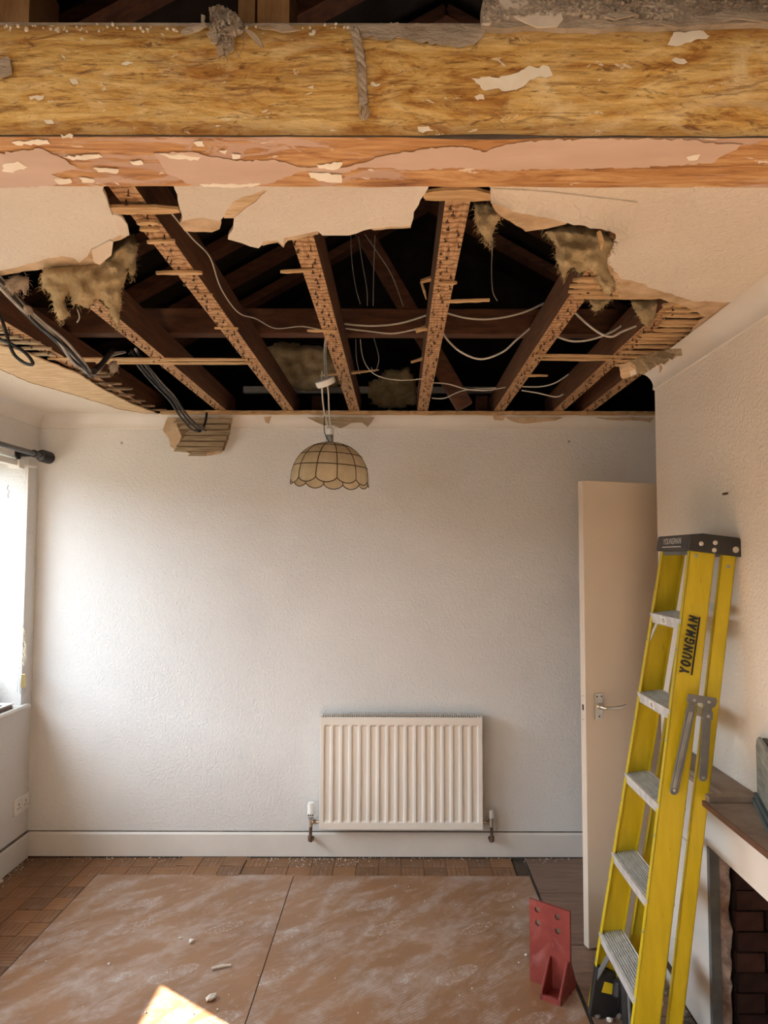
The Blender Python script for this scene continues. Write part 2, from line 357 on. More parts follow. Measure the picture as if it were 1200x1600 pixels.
def ragged(pts, step=.03, amp=.006, seed=0, closed=True):
    """subdivide a 3-D outline and roughen it in its own plane"""
    rnd = random.Random(seed); pts = [V(p) for p in pts]; out = []; n = len(pts)
    for i in range(n if closed else n - 1):
        a = pts[i]; b = pts[(i + 1) % n]; k = max(1, int((b - a).length / step)); 
        nn = [pts[(i + j) % n] for j in (-1, 0, 1)]
        for j in range(k):
            p = a.lerp(b, j / k)
            if j: p = p + V((rnd.uniform(-amp, amp), rnd.uniform(-amp, amp), 0))
            out.append(p)
    return out
def plate(name, px, P, n, thick, mat, parent, seed=0, amp=.004, step=.025, bevel=0, ms=None):
    pts = [pl(u, v, P, n) for u, v in px]; n = V(n).normalized(); t = n.orthogonal().normalized(); b = n.cross(t); rnd = random.Random(seed); out = []
    for i in range(len(pts)):
        a = pts[i]; c = pts[(i + 1) % len(pts)]; k = max(1, int((c - a).length / step))
        for j in range(k):
            p = a.lerp(c, j / k)
            if j and amp: p = p + t * rnd.uniform(-amp, amp) + b * rnd.uniform(-amp, amp)
            out.append(p)
    m = MB(); m.prism([out], n * thick, 0, 0 if ms is None else 1)
    return m.build(name, mat if ms is None else [mat, ms], parent, bevel=bevel)

# ------------------------------------------------------------------ room shell
XL, YB, CZ, XR, XA = -2.02, 4.117, 2.42, 1.10, 1.55
YN = -3.2; JZ = 2.442
# left wall with two window openings
def wall_left():
    m = MB(); x0, x1 = -2.32, XL
    ys = [YN - .3]
    for y0, y1, z0, z1 in reversed(WIN):
        m.box((x0, ys[-1], -.05), (x1, y0, 2.6)); m.box((x0, y0, -.05), (x1, y1, z0 - .03)); m.box((x0, y0, z1), (x1, y1, 2.6)); ys.append(y1)
    m.box((x0, ys[-1], -.05), (x1, YB + .25, 2.6))
    return struct(m.build('wall_left', WALL), 'white papered wall with the window and the wall socket', 'wall')
wl = wall_left()
m = MB(); m.box((XL, YB, -.05), (XA + .3, YB + .2, 2.435))
wb = struct(m.build('wall_back', WALL), 'pale textured wall behind the radiator and the hanging lampshade', 'wall')
# chimney breast with the fire opening, alcove wall with the doorway behind it
BY0, BY1, OY0, OY1, OZ = 1.25, 3.12, 1.72, 2.56, .655
m = MB(); m.box((XR, OY1 + .0, -.05), (1.56, BY1, 2.6)); m.box((XR, BY0, -.05), (1.56, OY0, 2.6)); m.box((XR, OY0, OZ + .02), (1.56, OY1, 2.6)); m.box((1.5, OY0, -.05), (1.56, OY1, OZ + .02))
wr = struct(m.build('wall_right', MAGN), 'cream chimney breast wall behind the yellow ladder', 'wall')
m = MB(); m.box((XA, BY1, -.05), (XA + .15, 3.37, 2.6)); m.box((XA, 4.1, -.05), (XA + .15, YB, 2.6)); m.box((XA, 3.37, 2.0), (XA + .15, 4.1, 2.6))
m.box((XA, YN, -.05), (XA + .15, BY0, 2.6))
struct(m.build('wall_alcove', WALL), 'alcove wall holding the doorway behind the chimney breast', 'wall')
m = MB(); m.box((XA + .15, 3.1, -.05), (2.6, 3.15, 2.5)); m.box((XA + .15, 4.3, -.05), (2.6, 4.35, 2.5)); m.box((2.6, 3.1, -.05), (2.65, 4.35, 2.5)); m.box((XA + .1, 3.1, 2.5), (2.65, 4.35, 2.55)); m.box((XA + .1, 3.1, -.06), (2.65, 4.35, -.0))
struct(m.build('wall_hallway', WALL), 'plain hallway walls beyond the open door', 'wall')
m = MB(); m.box((-2.32, YN - .3, -.05), (XA + .15, YN, 2.6))
struct(m.build('wall_near', WALL), 'plain wall of the near half of the room', 'wall')
m = MB(); m.box((-2.4, YN - .3, -.12), (2.7, YB + .2, -.006)); fl = struct(m.build('floor', FLOORB), 'dark sub floor under the parquet and hardboard', 'floor')
m = MB(); m.box((-8.6, -14, -.3), (-8.3, 18, 2.7)); struct(m.build('wall_sky_block', GROUND), 'plain added wall outside the window, out of view, cutting the low sky', 'wall')  # added out of view to keep low sky light from the window
m = MB(); m.box((-14, -12, -.4), (-2.34, 16, -.3)); struct(m.build('ground_outside', GROUND), 'pale paving outside the window', 'ground')

# near half of the floor (out of sight below the frame): brown boards that catch the sun
m = MB(); m.box((XL, YN, -.006), (XA, 1.38, .002)); m.build('floor_board', NEARF, fl)
# ---- parquet squares, five fingers each
def parq(dirx):
    m = MB(); s = .1165; w = s / 5
    for k in range(5):
        a = -s / 2 + k * w
        if dirx: m.box((-s / 2, a + .0006, -.008), (s / 2, a + w - .0006, 0))
        else: m.box((a + .0006, -s / 2, -.008), (a + w - .0006, s / 2, 0))
    return m
def mesh_of(m, name, mat):
    me = bpy.data.meshes.new(name); me.from_pydata(m.v, [], m.f); me.materials.append(mat); return me
PX, PY = mesh_of(parq(True), 'parquet_block', PARX), mesh_of(parq(False), 'parquet_block', PARY)
st = .1185; nx = int((XA - XL) / st)
def put(me, name, loc, parent, rz=0):
    o = bpy.data.objects.new(name, me); COL.objects.link(o); o.parent = parent; o.location = V(loc) - parent.location; o.rotation_euler.z = rz; return o
for j in range(22):
    for i in range(30):
        x = XL + .085 + i * st; y = YB - .02 - .06 - j * st
        if x > -1.49 and y < 3.84: continue
        if x > .64: continue
        z = .0; rz = 0
        if 7 <= i <= 9 and j < 2: z = .004 + .003 * random.random(); rz = random.uniform(-.04, .04)
        put(PX if (i + j) % 2 else PY, 'parquet_block', (x, y, z + random.uniform(-.001, .001)), fl, rz)
# brown wide boards by the hearth, seams running across
ys = [4.10, 3.93, 3.68, 3.45, 3.20, 2.99, 2.72, 2.42, 2.1, 1.7, 1.4]
for k in range(len(ys) - 1):
    xs = [.69, XA] if ys[k] > 3.2 else [.69, 1.045]
    m = MB(); m.box((xs[0], ys[k + 1] + .002, -.006), (xs[1], ys[k] - .002, .001 + .0015 * (k % 2))); m.build('floorboard', PLY, fl)
def sheet(name, x0, x1, y0, y1, label, z=.0045):
    m = MB(); m.box((x0, y0, .0005), (x1, y1, z)); o = m.build(name, SHEET, bevel=.001); tag(o, label, 'board', 'hardboard sheets over the parquet'); return o
sheet('hardboard_sheet', -1.535, -.5305, 1.4, 3.872, 'brown hardboard floor sheet on the window side of the dark seam')
sheet('hardboard_sheet', -.527, .675, 1.4, 3.862, 'scuffed brown hardboard floor sheet between the seam and the red bracket', .005)

m = MB(); m.box((-1.5405, 1.4, -.004), (-1.5352, 3.874, .0025)); m.build('gap_or_shade_line', DARK, fl)  # shadow of the left sheet's edge, put in as a dark strip
m = MB(); m.box((.6755, 1.4, -.004), (.6845, 4.06, .0018)); m.build('gap_or_shade_line', DARK, fl)
# ---- skirtings
m = MB(); m.prism([[(XL, YB, 0), (XL, YB - .019, 0), (XL, YB - .019, .122), (XL, YB - .012, .132), (XL, YB, .133)]], (XA - XL, 0, 0))
bb = struct(m.build('baseboard_back', TRIM), 'white skirting board under the radiator', 'skirting')
m = MB(); m.box((XL, YB - .010, .1325), (XA, YB - .001, .1358)); m.build('gap_or_shade_line', GAPL, bb)
m = MB(); m.box((XL, YB - .024, -.004), (XA, YB - .018, .006)); m.build('gap_or_shade_line', DARK, bb)
m = MB(); m.prism([[(XL, -1, 0), (XL + .019, -1, 0), (XL + .019, -1, .122), (XL + .012, -1, .132), (XL, -1, .133)]], (0, YB - .019 + 1, 0))
bl = struct(m.build('baseboard_left', TRIM), 'white skirting board below the wall socket', 'skirting')
m = MB(); m.box((XL, 1, .132), (XL + .015, YB - .02, .137)); m.build('gap_or_shade_line', GAPL, bl)
# dusty gap line beside the skirting
# ---- coves
def cove(p0, p1, inward, name, label, rag=0, seed=0, x_gap=None):
    p0, p1, inw = V(p0), V(p1), V(inward); d = p1 - p0; n = max(2, int(d.length / .012)); rnd = random.Random(seed); m = MB(); prof = []
    K = 7
    for k in range(K + 1):
        a = math.pi / 2 * k / K; prof.append((.066 * (1 - math.cos(a)) + .004, -.066 * (1 - math.sin(a)) - .0))   # (out from wall, down)
    prof = [(.004, -.074), (.007, -.072), (.007, -.067)] + prof[1:]
    vs, fs = [], []
    for i in range(n + 1):
        p = p0 + d * i / n; lim = 99
        if rag: lim = .006 + rag * (.5 + noise.noise(V((i * .09, seed, 0))) ) + rnd.uniform(0, .004)
        for (o, z) in prof:
            if o > lim: o = lim; 
            zz = z if z < -lim * 0 - .0 else z
            vs.append(p + inw * o + V((0, 0, zz)))
        vs.append(p + V((0, 0, 0))); vs.append(p + V((0, 0, -.074)))
    c = len(prof) + 2
    for i in range(n):
        for k in range(c):
            k2 = (k + 1) % c; fs.append((i * c + k, i * c + k2, (i + 1) * c + k2, (i + 1) * c + k))
    fs.append(tuple(range(c))); fs.append(tuple(n * c + k for k in range(c - 1, -1, -1)))
    m.add(vs, fs); return struct(m.build(name, TRIM, smooth=35), label, 'cornice')
cove((XL, YB, CZ), (XA, YB, CZ), (0, -1, 0), 'trim_1', 'white cove cornice along the top of the radiator wall', rag=0)
cove((XL, 1.2, CZ), (XL, YB, CZ), (1, 0, 0), 'trim_2', 'white cove cornice above the curtain pole')
cove((XR, 1.2, CZ), (XR, BY1 + .004, CZ), (-1, 0, 0), 'trim_3', 'cream cove cornice sloping up the chimney breast wall', seed=3)

# ---- ceiling with the big torn hole
WH = [(-150, 446), (-60, 434), (0, 423), (47, 411), (97, 400), (117, 404), (124, 411), (137, 400), (143, 388), (178, 372), (192, 366), (183, 352), (175, 335), (170, 322), (166, 308), (160, 297), (158, 270),
      (268, 270), (273, 296), (280, 323), (283.5, 346), (299, 342), (315, 340), (330, 343), (344, 345), (351, 337), (353, 330), (364, 316), (394, 304), (412, 297), (416, 299), (399, 316), (376, 332), (366, 340),
      (364, 358), (356, 374), (378, 380), (404, 388), (411, 377), (434, 376), (442, 383), (444, 372), (496, 361), (504, 368), (545, 368), (582, 357), (642, 353), (646, 340), (657, 312), (669, 294), (672, 270),
      (760, 270), (764, 292), (800, 312), (880, 345), (940, 352), (962, 366), (954, 392), (949, 411), (971, 436), (990, 439), (1031, 454), (1084, 471), (1145, 472), (1158, 474)]
hole = [oZ(u, v, CZ) for u, v in WH]
hole = [V((min(p.x, 1.045), p.y, p.z)) for p in hole]
yl = hole[-1].y
hole += [V((1.045, yl + .35, CZ)), V((1.05, 3.05, CZ)), V((1.06, 3.15, CZ)), V((1.52, 3.16, CZ)), V((1.52, 4.05, CZ))]
BK = [(1000, 654), (900, 655), (800, 656), (700, 653), (640, 655), (560, 654), (470, 653), (360, 652), (262, 650), (233, 647), (187, 640), (150, 628), (100, 613), (43, 597), (0, 577), (-60, 560), (-200, 530)]
for u, v in BK:
    p = oZ(u, v, CZ); hole.append(V((p.x, min(p.y, 4.09), CZ)))
hole = ragged(hole, .022, .0045, 3)
# the front edge runs behind the beam
outer = [V((XL, 1.19, CZ)), V((XA, 1.19, CZ)), V((XA, YB, CZ)), V((XL, YB, CZ))]
m = MB(); m.prism([outer, hole], (0, 0, .009), 0, 1)
ceil = struct(m.build('ceiling', [CEIL, TAN]), 'torn cream textured ceiling round the open roof void', 'ceiling')
# bare tan plaster / torn lining paper left behind the paper edge
def tanp(px, dz=.004, th=.008, mat=TAN, name='plaster_patch', seed=0, amp=.004): return plate(name, px, (0, 0, CZ + dz), (0, 0, 1), th, mat, ceil, seed, amp, .02)
tanp([(-80, 440), (0, 431), (47, 423), (97, 417), (155, 418), (170, 402), (176, 378), (198, 370), (197, 352), (188, 338), (176, 325), (150, 330), (120, 380), (60, 395), (0, 405), (-80, 425)], seed=1)
tanp([(284, 336), (281, 349), (288, 361), (331, 363), (343, 358), (346, 347), (330, 332)], seed=2)
tanp([(350, 341), (367, 341), (378, 333), (401, 317), (418, 297), (408, 290), (385, 298), (358, 312), (348, 330)], .002, .006, TORN, 'torn_paper_curl', 4)
tanp([(768, 316), (774, 330), (821, 362), (851, 358), (885, 350), (880, 330), (800, 300)], seed=5)
tanp([(940, 400), (955, 434), (967, 466), (1027, 465), (1072, 480), (1101, 495), (1080, 519), (1065, 540), (1060, 556), (1100, 528), (1160, 484), (1160, 462), (1084, 460), (1031, 444), (985, 430), (960, 395)], seed=6)
tanp([(-150, 528), (-80, 533), (0, 540), (40, 551), (75, 566), (120, 583), (165, 611), (205, 631), (250, 648), (235, 655), (180, 648), (90, 620), (30, 603), (-10, 585), (-150, 550)], .003, .006, TORN, 'torn_lining_paper', 7)
tanp([(396, 372), (411, 384), (434, 379), (443, 387), (450, 376), (498, 366), (500, 352), (420, 362)], seed=8)
tanp([(560, 350), (584, 360), (642, 356), (640, 345)], seed=9)
# sagging flap of ceiling paper by the right hand insulation
m = MB(); rows = 5; colsN = 24; vs = []; fs = []
top = [(766, 296), (800, 297), (860, 301), (920, 308), (996, 317)]; bot = [(767, 317), (800, 329), (880, 348), (930, 357), (987, 369)]
def lerpl(L, t):
    k = min(int(t * (len(L) - 1)), len(L) - 2); f = t * (len(L) - 1) - k; return (L[k][0] * (1 - f) + L[k + 1][0] * f, L[k][1] * (1 - f) + L[k + 1][1] * f)
for i in range(colsN + 1):
    t = i / colsN; a = lerpl(top, t); b = lerpl(bot, t)
    for j in range(rows + 1):
        s_ = j / rows; u = a[0] * (1 - s_) + b[0] * s_; v = a[1] * (1 - s_) + b[1] * s_ + (random.uniform(-1.5, 1.5) if j == rows else 0)
        vs.append(oZ(u, v, CZ - .004 - .065 * s_ ** 1.2 * (.35 + .65 * t)))
n0 = len(vs); vs += [p + V((0, 0, .003)) for p in vs]
R = rows + 1
for i in range(colsN):
    for j in range(rows):
        q = (i * R + j, i * R + j + 1, (i + 1) * R + j + 1, (i + 1) * R + j); fs += [q, tuple(k + n0 for k in reversed(q))]
rim = [i * R for i in range(colsN + 1)] + [colsN * R + j for j in range(1, R)] + [i * R + rows for i in range(colsN - 1, -1, -1)] + [j for j in range(rows - 1, 0, -1)]
for i in range(len(rim)): a, b = rim[i], rim[(i + 1) % len(rim)]; fs.append((a, b, b + n0, a + n0))
m.add(vs, fs); m.build('hanging_paper_flap', CEIL, ceil, smooth=40)
# folded corners of paper at the left edge
plate('folded_paper', [(176, 335), (190, 340), (199, 352), (202, 368), (190, 370), (181, 352)], (0, 0, CZ - .004), (.1, .12, 1), .003, PAPERL, ceil, 3, .002)
plate('folded_paper', [(143, 391), (172, 376), (177, 378), (174, 399), (155, 414), (146, 408)], (0, 0, CZ - .002), (-.1, .15, 1), .003, PAPERL, ceil, 4, .002)
# near half of the ceiling, torn back in front of the beam
m = MB(); o2 = [V((XL, YN, CZ)), V((XA, YN, CZ)), V((XA, .955, CZ)), V((.30, .96, CZ)), V((.16, .95, CZ)), V((.12, .94, CZ)), V((-.3, .90, CZ)), V((-.8, .92, CZ)), V((-1.4, .9, CZ)), V((XL, .92, CZ))]
m.prism([o2], (0, 0, .012)); struct(m.build('ceiling_near', [CEIL]), 'strip of torn ceiling left over the near side of the beam', 'ceiling')

# ---- laths: broken ends in the right hand corner, long survivors and stubs under the joists
lathm = {}
def lath(x0, x1, y, z=CZ + .0125, wd=.026, th=.007, mat=LATH, tilt=0, tip=True, droop=0, parent=None):
    """a riven lath running across the joists, splintered at its ends"""
    m = MB(); n = 7; vs = []; fs = []
    r = random.Random(int(x0 * 1000 + y * 7777))
    for i in range(n + 1):
        t = i / n; x = x0 + (x1 - x0) * t; ww = wd * (1 + r.uniform(-.12, .12)); yy = y + tilt * (x - x0)
        if tip and i in (0, n): ww *= r.uniform(.1, .6)
        elif tip and i in (1, n - 1): ww *= r.uniform(.6, 1)
        zz = z - droop * t * t
        vs += [V((x, yy - ww / 2, zz)), V((x, yy + ww / 2, zz + r.uniform(-.001, .001))), V((x, yy + ww / 2, zz + th)), V((x, yy - ww / 2, zz + th))]
    for i in range(n):
        for k in range(4): k2 = (k + 1) % 4; fs.append((i * 4 + k, i * 4 + k2, i * 4 + 4 + k2, i * 4 + 4 + k))
    fs += [(3, 2, 1, 0), tuple(n * 4 + k for k in range(4))]
    m.add(vs, fs); return m.build('lath', mat, parent or ceil)
def lath_px(ua, ub, v, **k):
    a = oZ(ua, v, CZ + .0125); b = oZ(ub, v, CZ + .0125); return lath(a.x, b.x, a.y, **k)
ends = [(895, 960, 437), (890, 975, 446), (888, 1000, 456), (898, 1040, 463), (1035, 1078, 478), (1040, 1092, 486), (1036, 1100, 494), (1034, 1098, 502), (1030, 1085, 508), (1022, 1080, 515),
        (1000, 1078, 523), (994, 1074, 530), (985, 1070, 536), (975, 1062, 543), (970, 1040, 550), (968, 1030, 557), (965, 1018, 565), (960, 1000, 572)]
for ua, ub, v in ends: lath_px(ua, ub, v, tilt=random.uniform(-.03, .03), z=CZ + .010 + random.uniform(-.004, .003))
# full runs of lath that survived
lath_px(830, 972, 557, droop=.004); lath_px(840, 970, 563, wd=.018)
lath_px(820, 856, 588, wd=.018, tilt=.02)
lath_px(75, 395, 562, wd=.022, tilt=.01); lath_px(150, 402, 568, wd=.026, tilt=.004); lath_px(110, 262, 565, wd=.018, tilt=-.008)
lath_px(163, 280, 324, wd=.036, z=CZ + .004)
lath_px(662, 772, 300, wd=.05, z=CZ + .004); lath_px(664, 770, 308, wd=.02, z=CZ + .008)
# stubs
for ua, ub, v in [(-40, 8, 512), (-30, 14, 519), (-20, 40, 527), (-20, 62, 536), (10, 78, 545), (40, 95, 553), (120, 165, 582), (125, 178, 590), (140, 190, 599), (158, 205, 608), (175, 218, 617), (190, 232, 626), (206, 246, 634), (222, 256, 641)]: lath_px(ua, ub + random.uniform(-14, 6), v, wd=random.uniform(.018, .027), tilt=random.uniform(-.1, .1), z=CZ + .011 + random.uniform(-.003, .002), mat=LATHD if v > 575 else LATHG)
for ua, ub, v, wd in [(230, 275, 380, .014), (244, 316, 428, .020), (684, 714, 444, .014), (694, 764, 473, .016), (480, 526, 518, .016), (438, 488, 426, .012),
                      (650, 668, 516, .014), (335, 372, 514, .010), (305, 332, 462, .010), (214, 248, 350, .02), (218, 250, 360, .02), (330, 345, 487, .01)]:
    lath_px(ua, ub, v, wd=wd, tilt=random.uniform(-.12, .12), z=CZ + .012)
# splinters that stick down
def splinter(px, Y, r=.004):
    m = MB(); pts = [oY(u, v, Y) for u, v in px]; m.tube(pts, [r, r * 1.3, r * .4][:len(pts)] if len(pts) > 2 else [r, r * .3], 5); m.build('splinter', LATH, ceil)
splinter([(658, 440), (672, 436), (686, 431)], 2.35, .007); splinter([(658, 440), (663, 455), (666, 468)], 2.35, .004)
splinter([(650, 518), (665, 512), (680, 505)], 2.85, .008); splinter([(642, 566), (662, 560), (680, 556)], 3.2, .006)
splinter([(500, 586), (545, 583), (592, 578)], 3.35, .007)
splinter([(936, 362), (941, 380), (939, 390)], 1.72, .006)
splinter([(1054, 545), (1057, 555), (1055, 558)], 2.7, .004); splinter([(1030, 565), (1033, 575), (1031, 582)], 2.8, .004)
# fan of grey broken laths hanging in the right corner
base = oZ(1045, 545, CZ)
for k in range(9):
    a = oY(985 + k * 7, 560 + abs(k - 4) * .8 - k * 1.5, 2.78 - k * .02); b = oY(998 + k * 7.5 + (k % 3) * 3, 584 - k * 4.2 + (k % 2) * 3, 2.80 - k * .035)
    m = MB(); m.bar(a, b, .024, .006, up=(0, 1, .3)); m.build('lath', LATHG, ceil)
plate('plaster_lump', [(968, 578), (984, 572), (994, 578), (988, 588), (972, 592)], (0, 0, CZ - .002), (0, .1, 1), .014, TAN, ceil, 8, .004)
plate('plaster_lump', [(984, 582), (993, 579), (995, 584), (986, 588)], (0, 0, CZ - .006), (0, .1, 1), .006, PAPERL, ceil, 9, .002)
# edge strip of lath and plaster along the back wall
m = MB(); x = XL + .75; rnd = random.Random(5); vs = []; fs = []
N = 120
for i in range(N + 1):
    t = i / N; x = -1.32 + t * 2.86
    y = 4.035 + .012 * noise.noise(V((x * 6, 0, 3))) + rnd.uniform(-.004, .004); z = CZ - .002 + .003 * noise.noise(V((x * 9, 4, 0)))
    vs += [V((x, y, z)), V((x, 4.10, z)), V((x, 4.10, z + .02)), V((x, y + .004, z + .02))]
for i in range(N):
    for k in range(4): k2 = (k + 1) % 4; fs.append((i * 4 + k, i * 4 + k2, i * 4 + 4 + k2, i * 4 + 4 + k))
fs += [(3, 2, 1, 0), tuple(N * 4 + k for k in range(4))]
m.add(vs, fs); m.build('edge_batten', LATH, ceil)
# ragged plaster tongues over the back cornice
for k, px in enumerate([[(412, 652), (424, 650), (420, 662), (415, 660)], [(480, 652), (585, 652), (580, 660), (574, 667), (566, 660), (548, 661), (532, 669), (520, 664), (505, 664), (495, 660)],
                        [(790, 652), (880, 652), (868, 657), (840, 660), (820, 662), (800, 658)], [(770, 648), (790, 650), (786, 657), (772, 656)], [(930, 652), (1022, 652), (1016, 660), (1000, 657), (950, 656)]]):
    plate('plaster_patch', px, (0, YB - .074, 0), (0, 1, 0), .006, TAN if k != 1 else LATHG, ceil, 20 + k, .003)

# ---- patch of exposed lath where the plaster fell off the back wall
rp = plate('bare_plaster_patch', [(262, 652), (364, 652), (362, 664), (352, 700), (345, 708), (318, 712), (296, 708), (282, 706), (266, 698), (264, 685), (254, 672)], (0, YB - .078, 0), (0, 1, 0), .006, TAN, wb, 5, .004)
m = MB(); q_ = [oY(u, v, YB - .081) for u, v in ((276, 654), (362, 654), (358, 680), (350, 704), (300, 709), (276, 700), (284, 682), (276, 664))]; m.prism([q_], (0, .004, 0)); m.build('lath_gap', LATHD, wb)
sl = [(272, 362, 658), (280, 357, 667), (290, 360, 676), (284, 354, 685), (276, 350, 694), (272, 348, 702), (295, 322, 709)]
for ua, ub, v in sl:
    a = oY(ua, v, YB - .08); b = oY(ub, v, YB - .08); m = MB()
    m.hexa([V((a.x, a.y - .016, a.z - .0125)), V((b.x, b.y - .016, b.z - .0125)), V((b.x, b.y, b.z - .0125)), V((a.x, a.y, a.z - .0125))],
           [V((a.x + .02, a.y - .010, a.z + .0105)), V((b.x + .004, b.y - .010, b.z + .0105)), V((b.x, b.y, b.z + .0105)), V((a.x + .02, a.y, a.z + .0105))]); m.build('lath', LATHG, wb)

# ------------------------------------------------------------------ roof void
JO = [(-1.395, 'ceiling joist nearest the window, beside the torn lining paper'), (-.985, 'ceiling joist under the hanging insulation and grey cables'), (-.61, 'ceiling joist with the nail-dotted underside crossed by the long lath'),
      (-.245, 'ceiling joist running straight above the capiz lampshade'), (.135, 'widest looking ceiling joist with splinters, in the middle of the hole'), (.56, 'slanting ceiling joist below the right hand tuft of insulation'),
      (.89, 'short dark ceiling joist carrying the broken laths'), (1.055, 'last ceiling joist beside the chimney breast corner')]
for k, (x, lab) in enumerate(JO):
    y0 = 1.23; jw = .058
    jr = thing('ceiling_joist', (x, y0, JZ), lab, 'joist', 'ceiling joists in the roof void')
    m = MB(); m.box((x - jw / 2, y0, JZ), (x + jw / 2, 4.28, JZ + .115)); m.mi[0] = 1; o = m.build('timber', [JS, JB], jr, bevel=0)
    m = MB(); rnd = random.Random(k)
    y = 1.3
    while y < 4.0:
        nx_ = x + rnd.uniform(-.02, .02); L = rnd.uniform(.005, .014); t = V((rnd.uniform(-.4, .4), rnd.uniform(-.5, .3), -1)).normalized()
        p = V((nx_, y, JZ + .005)); q = p + t * (L + .005); m.tube([p, q], .0017, 4); m.tube([q, q + t * .002], .0046, 6)
        y += rnd.uniform(.018, .05)
    tag(m.build('nails', NAIL, jr), kind='stuff')
# binder over the joists
m = MB(); m.box((-2.0, 3.02, JZ + .117), (1.9, 3.085, JZ + .225)); tag(m.build('binder_beam', RAFT, bevel=.003), 'dark horizontal binder beam crossing over the joists', 'beam')
# rafters of the two slopes
RX0, RZ0, PIT = -2.32, 2.60, .57; RXM = .2; RZM = RZ0 + PIT * (RXM - RX0)
for k in range(9):
    y = 1.35 + k * .42
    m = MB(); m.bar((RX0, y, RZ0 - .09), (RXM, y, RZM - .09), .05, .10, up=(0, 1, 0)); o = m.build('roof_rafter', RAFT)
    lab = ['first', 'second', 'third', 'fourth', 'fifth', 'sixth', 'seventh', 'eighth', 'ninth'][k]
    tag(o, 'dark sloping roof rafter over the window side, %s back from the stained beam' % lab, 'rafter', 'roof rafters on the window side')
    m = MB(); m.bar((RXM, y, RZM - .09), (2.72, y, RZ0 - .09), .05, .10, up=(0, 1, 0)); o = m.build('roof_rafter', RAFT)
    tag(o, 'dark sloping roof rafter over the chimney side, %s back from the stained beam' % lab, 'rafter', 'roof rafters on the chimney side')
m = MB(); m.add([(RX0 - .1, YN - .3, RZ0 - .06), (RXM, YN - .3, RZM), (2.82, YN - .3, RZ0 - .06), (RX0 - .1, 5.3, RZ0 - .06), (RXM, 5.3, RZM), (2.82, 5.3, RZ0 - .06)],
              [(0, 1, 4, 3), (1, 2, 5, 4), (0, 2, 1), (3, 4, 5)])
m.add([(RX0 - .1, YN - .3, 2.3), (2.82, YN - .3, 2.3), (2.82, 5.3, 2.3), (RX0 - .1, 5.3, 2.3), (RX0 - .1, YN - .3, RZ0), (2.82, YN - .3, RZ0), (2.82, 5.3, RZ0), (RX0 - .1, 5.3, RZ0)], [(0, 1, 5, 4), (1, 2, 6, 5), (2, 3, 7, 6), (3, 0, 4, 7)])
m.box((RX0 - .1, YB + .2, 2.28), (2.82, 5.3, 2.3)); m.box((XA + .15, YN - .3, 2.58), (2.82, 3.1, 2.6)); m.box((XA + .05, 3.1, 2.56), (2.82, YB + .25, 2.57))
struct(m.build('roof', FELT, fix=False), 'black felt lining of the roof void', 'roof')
# diagonal strut, low blocks, pale pipe at the eaves
m = MB(); m.bar(oY(560, 350, 3.75), oY(726, 636, 3.75), .085, .06, up=(0, 1, 0)); tag(m.build('diagonal_strut', RAFT), 'dark diagonal roof strut in the middle of the void', 'strut')
for k, (u, lab) in enumerate([(497, 'above the lampshade'), (752, 'right of the splintered joist'), (218, 'by the drooping black cables'), (915, 'at the far right of the hole')]):
    p = oY(u, 640, 4.32); m = MB(); m.box((p.x - .035, 4.30, 2.435), (p.x + .035, 4.36, 2.58)); tag(m.build('timber_block', RAFT), 'short upright timber block on the wall plate %s' % lab, 'timber', 'blocks on the wall plate')
a = oY(380, 608, 4.5); b = oY(800, 606, 4.5); m = MB(); m.box((a.x, 4.5, a.z - .022), (b.x, 4.53, a.z + .018)); tag(m.build('eaves_board', CABG), 'pale grey eaves board seen low at the back of the void', 'board')
m = MB(); m.box((-2.3, 4.13, 2.436), (1.85, 4.28, 2.4415)); tag(m.build('wall_plate', JS), 'flat timber wall plate along the top of the radiator wall', 'timber')

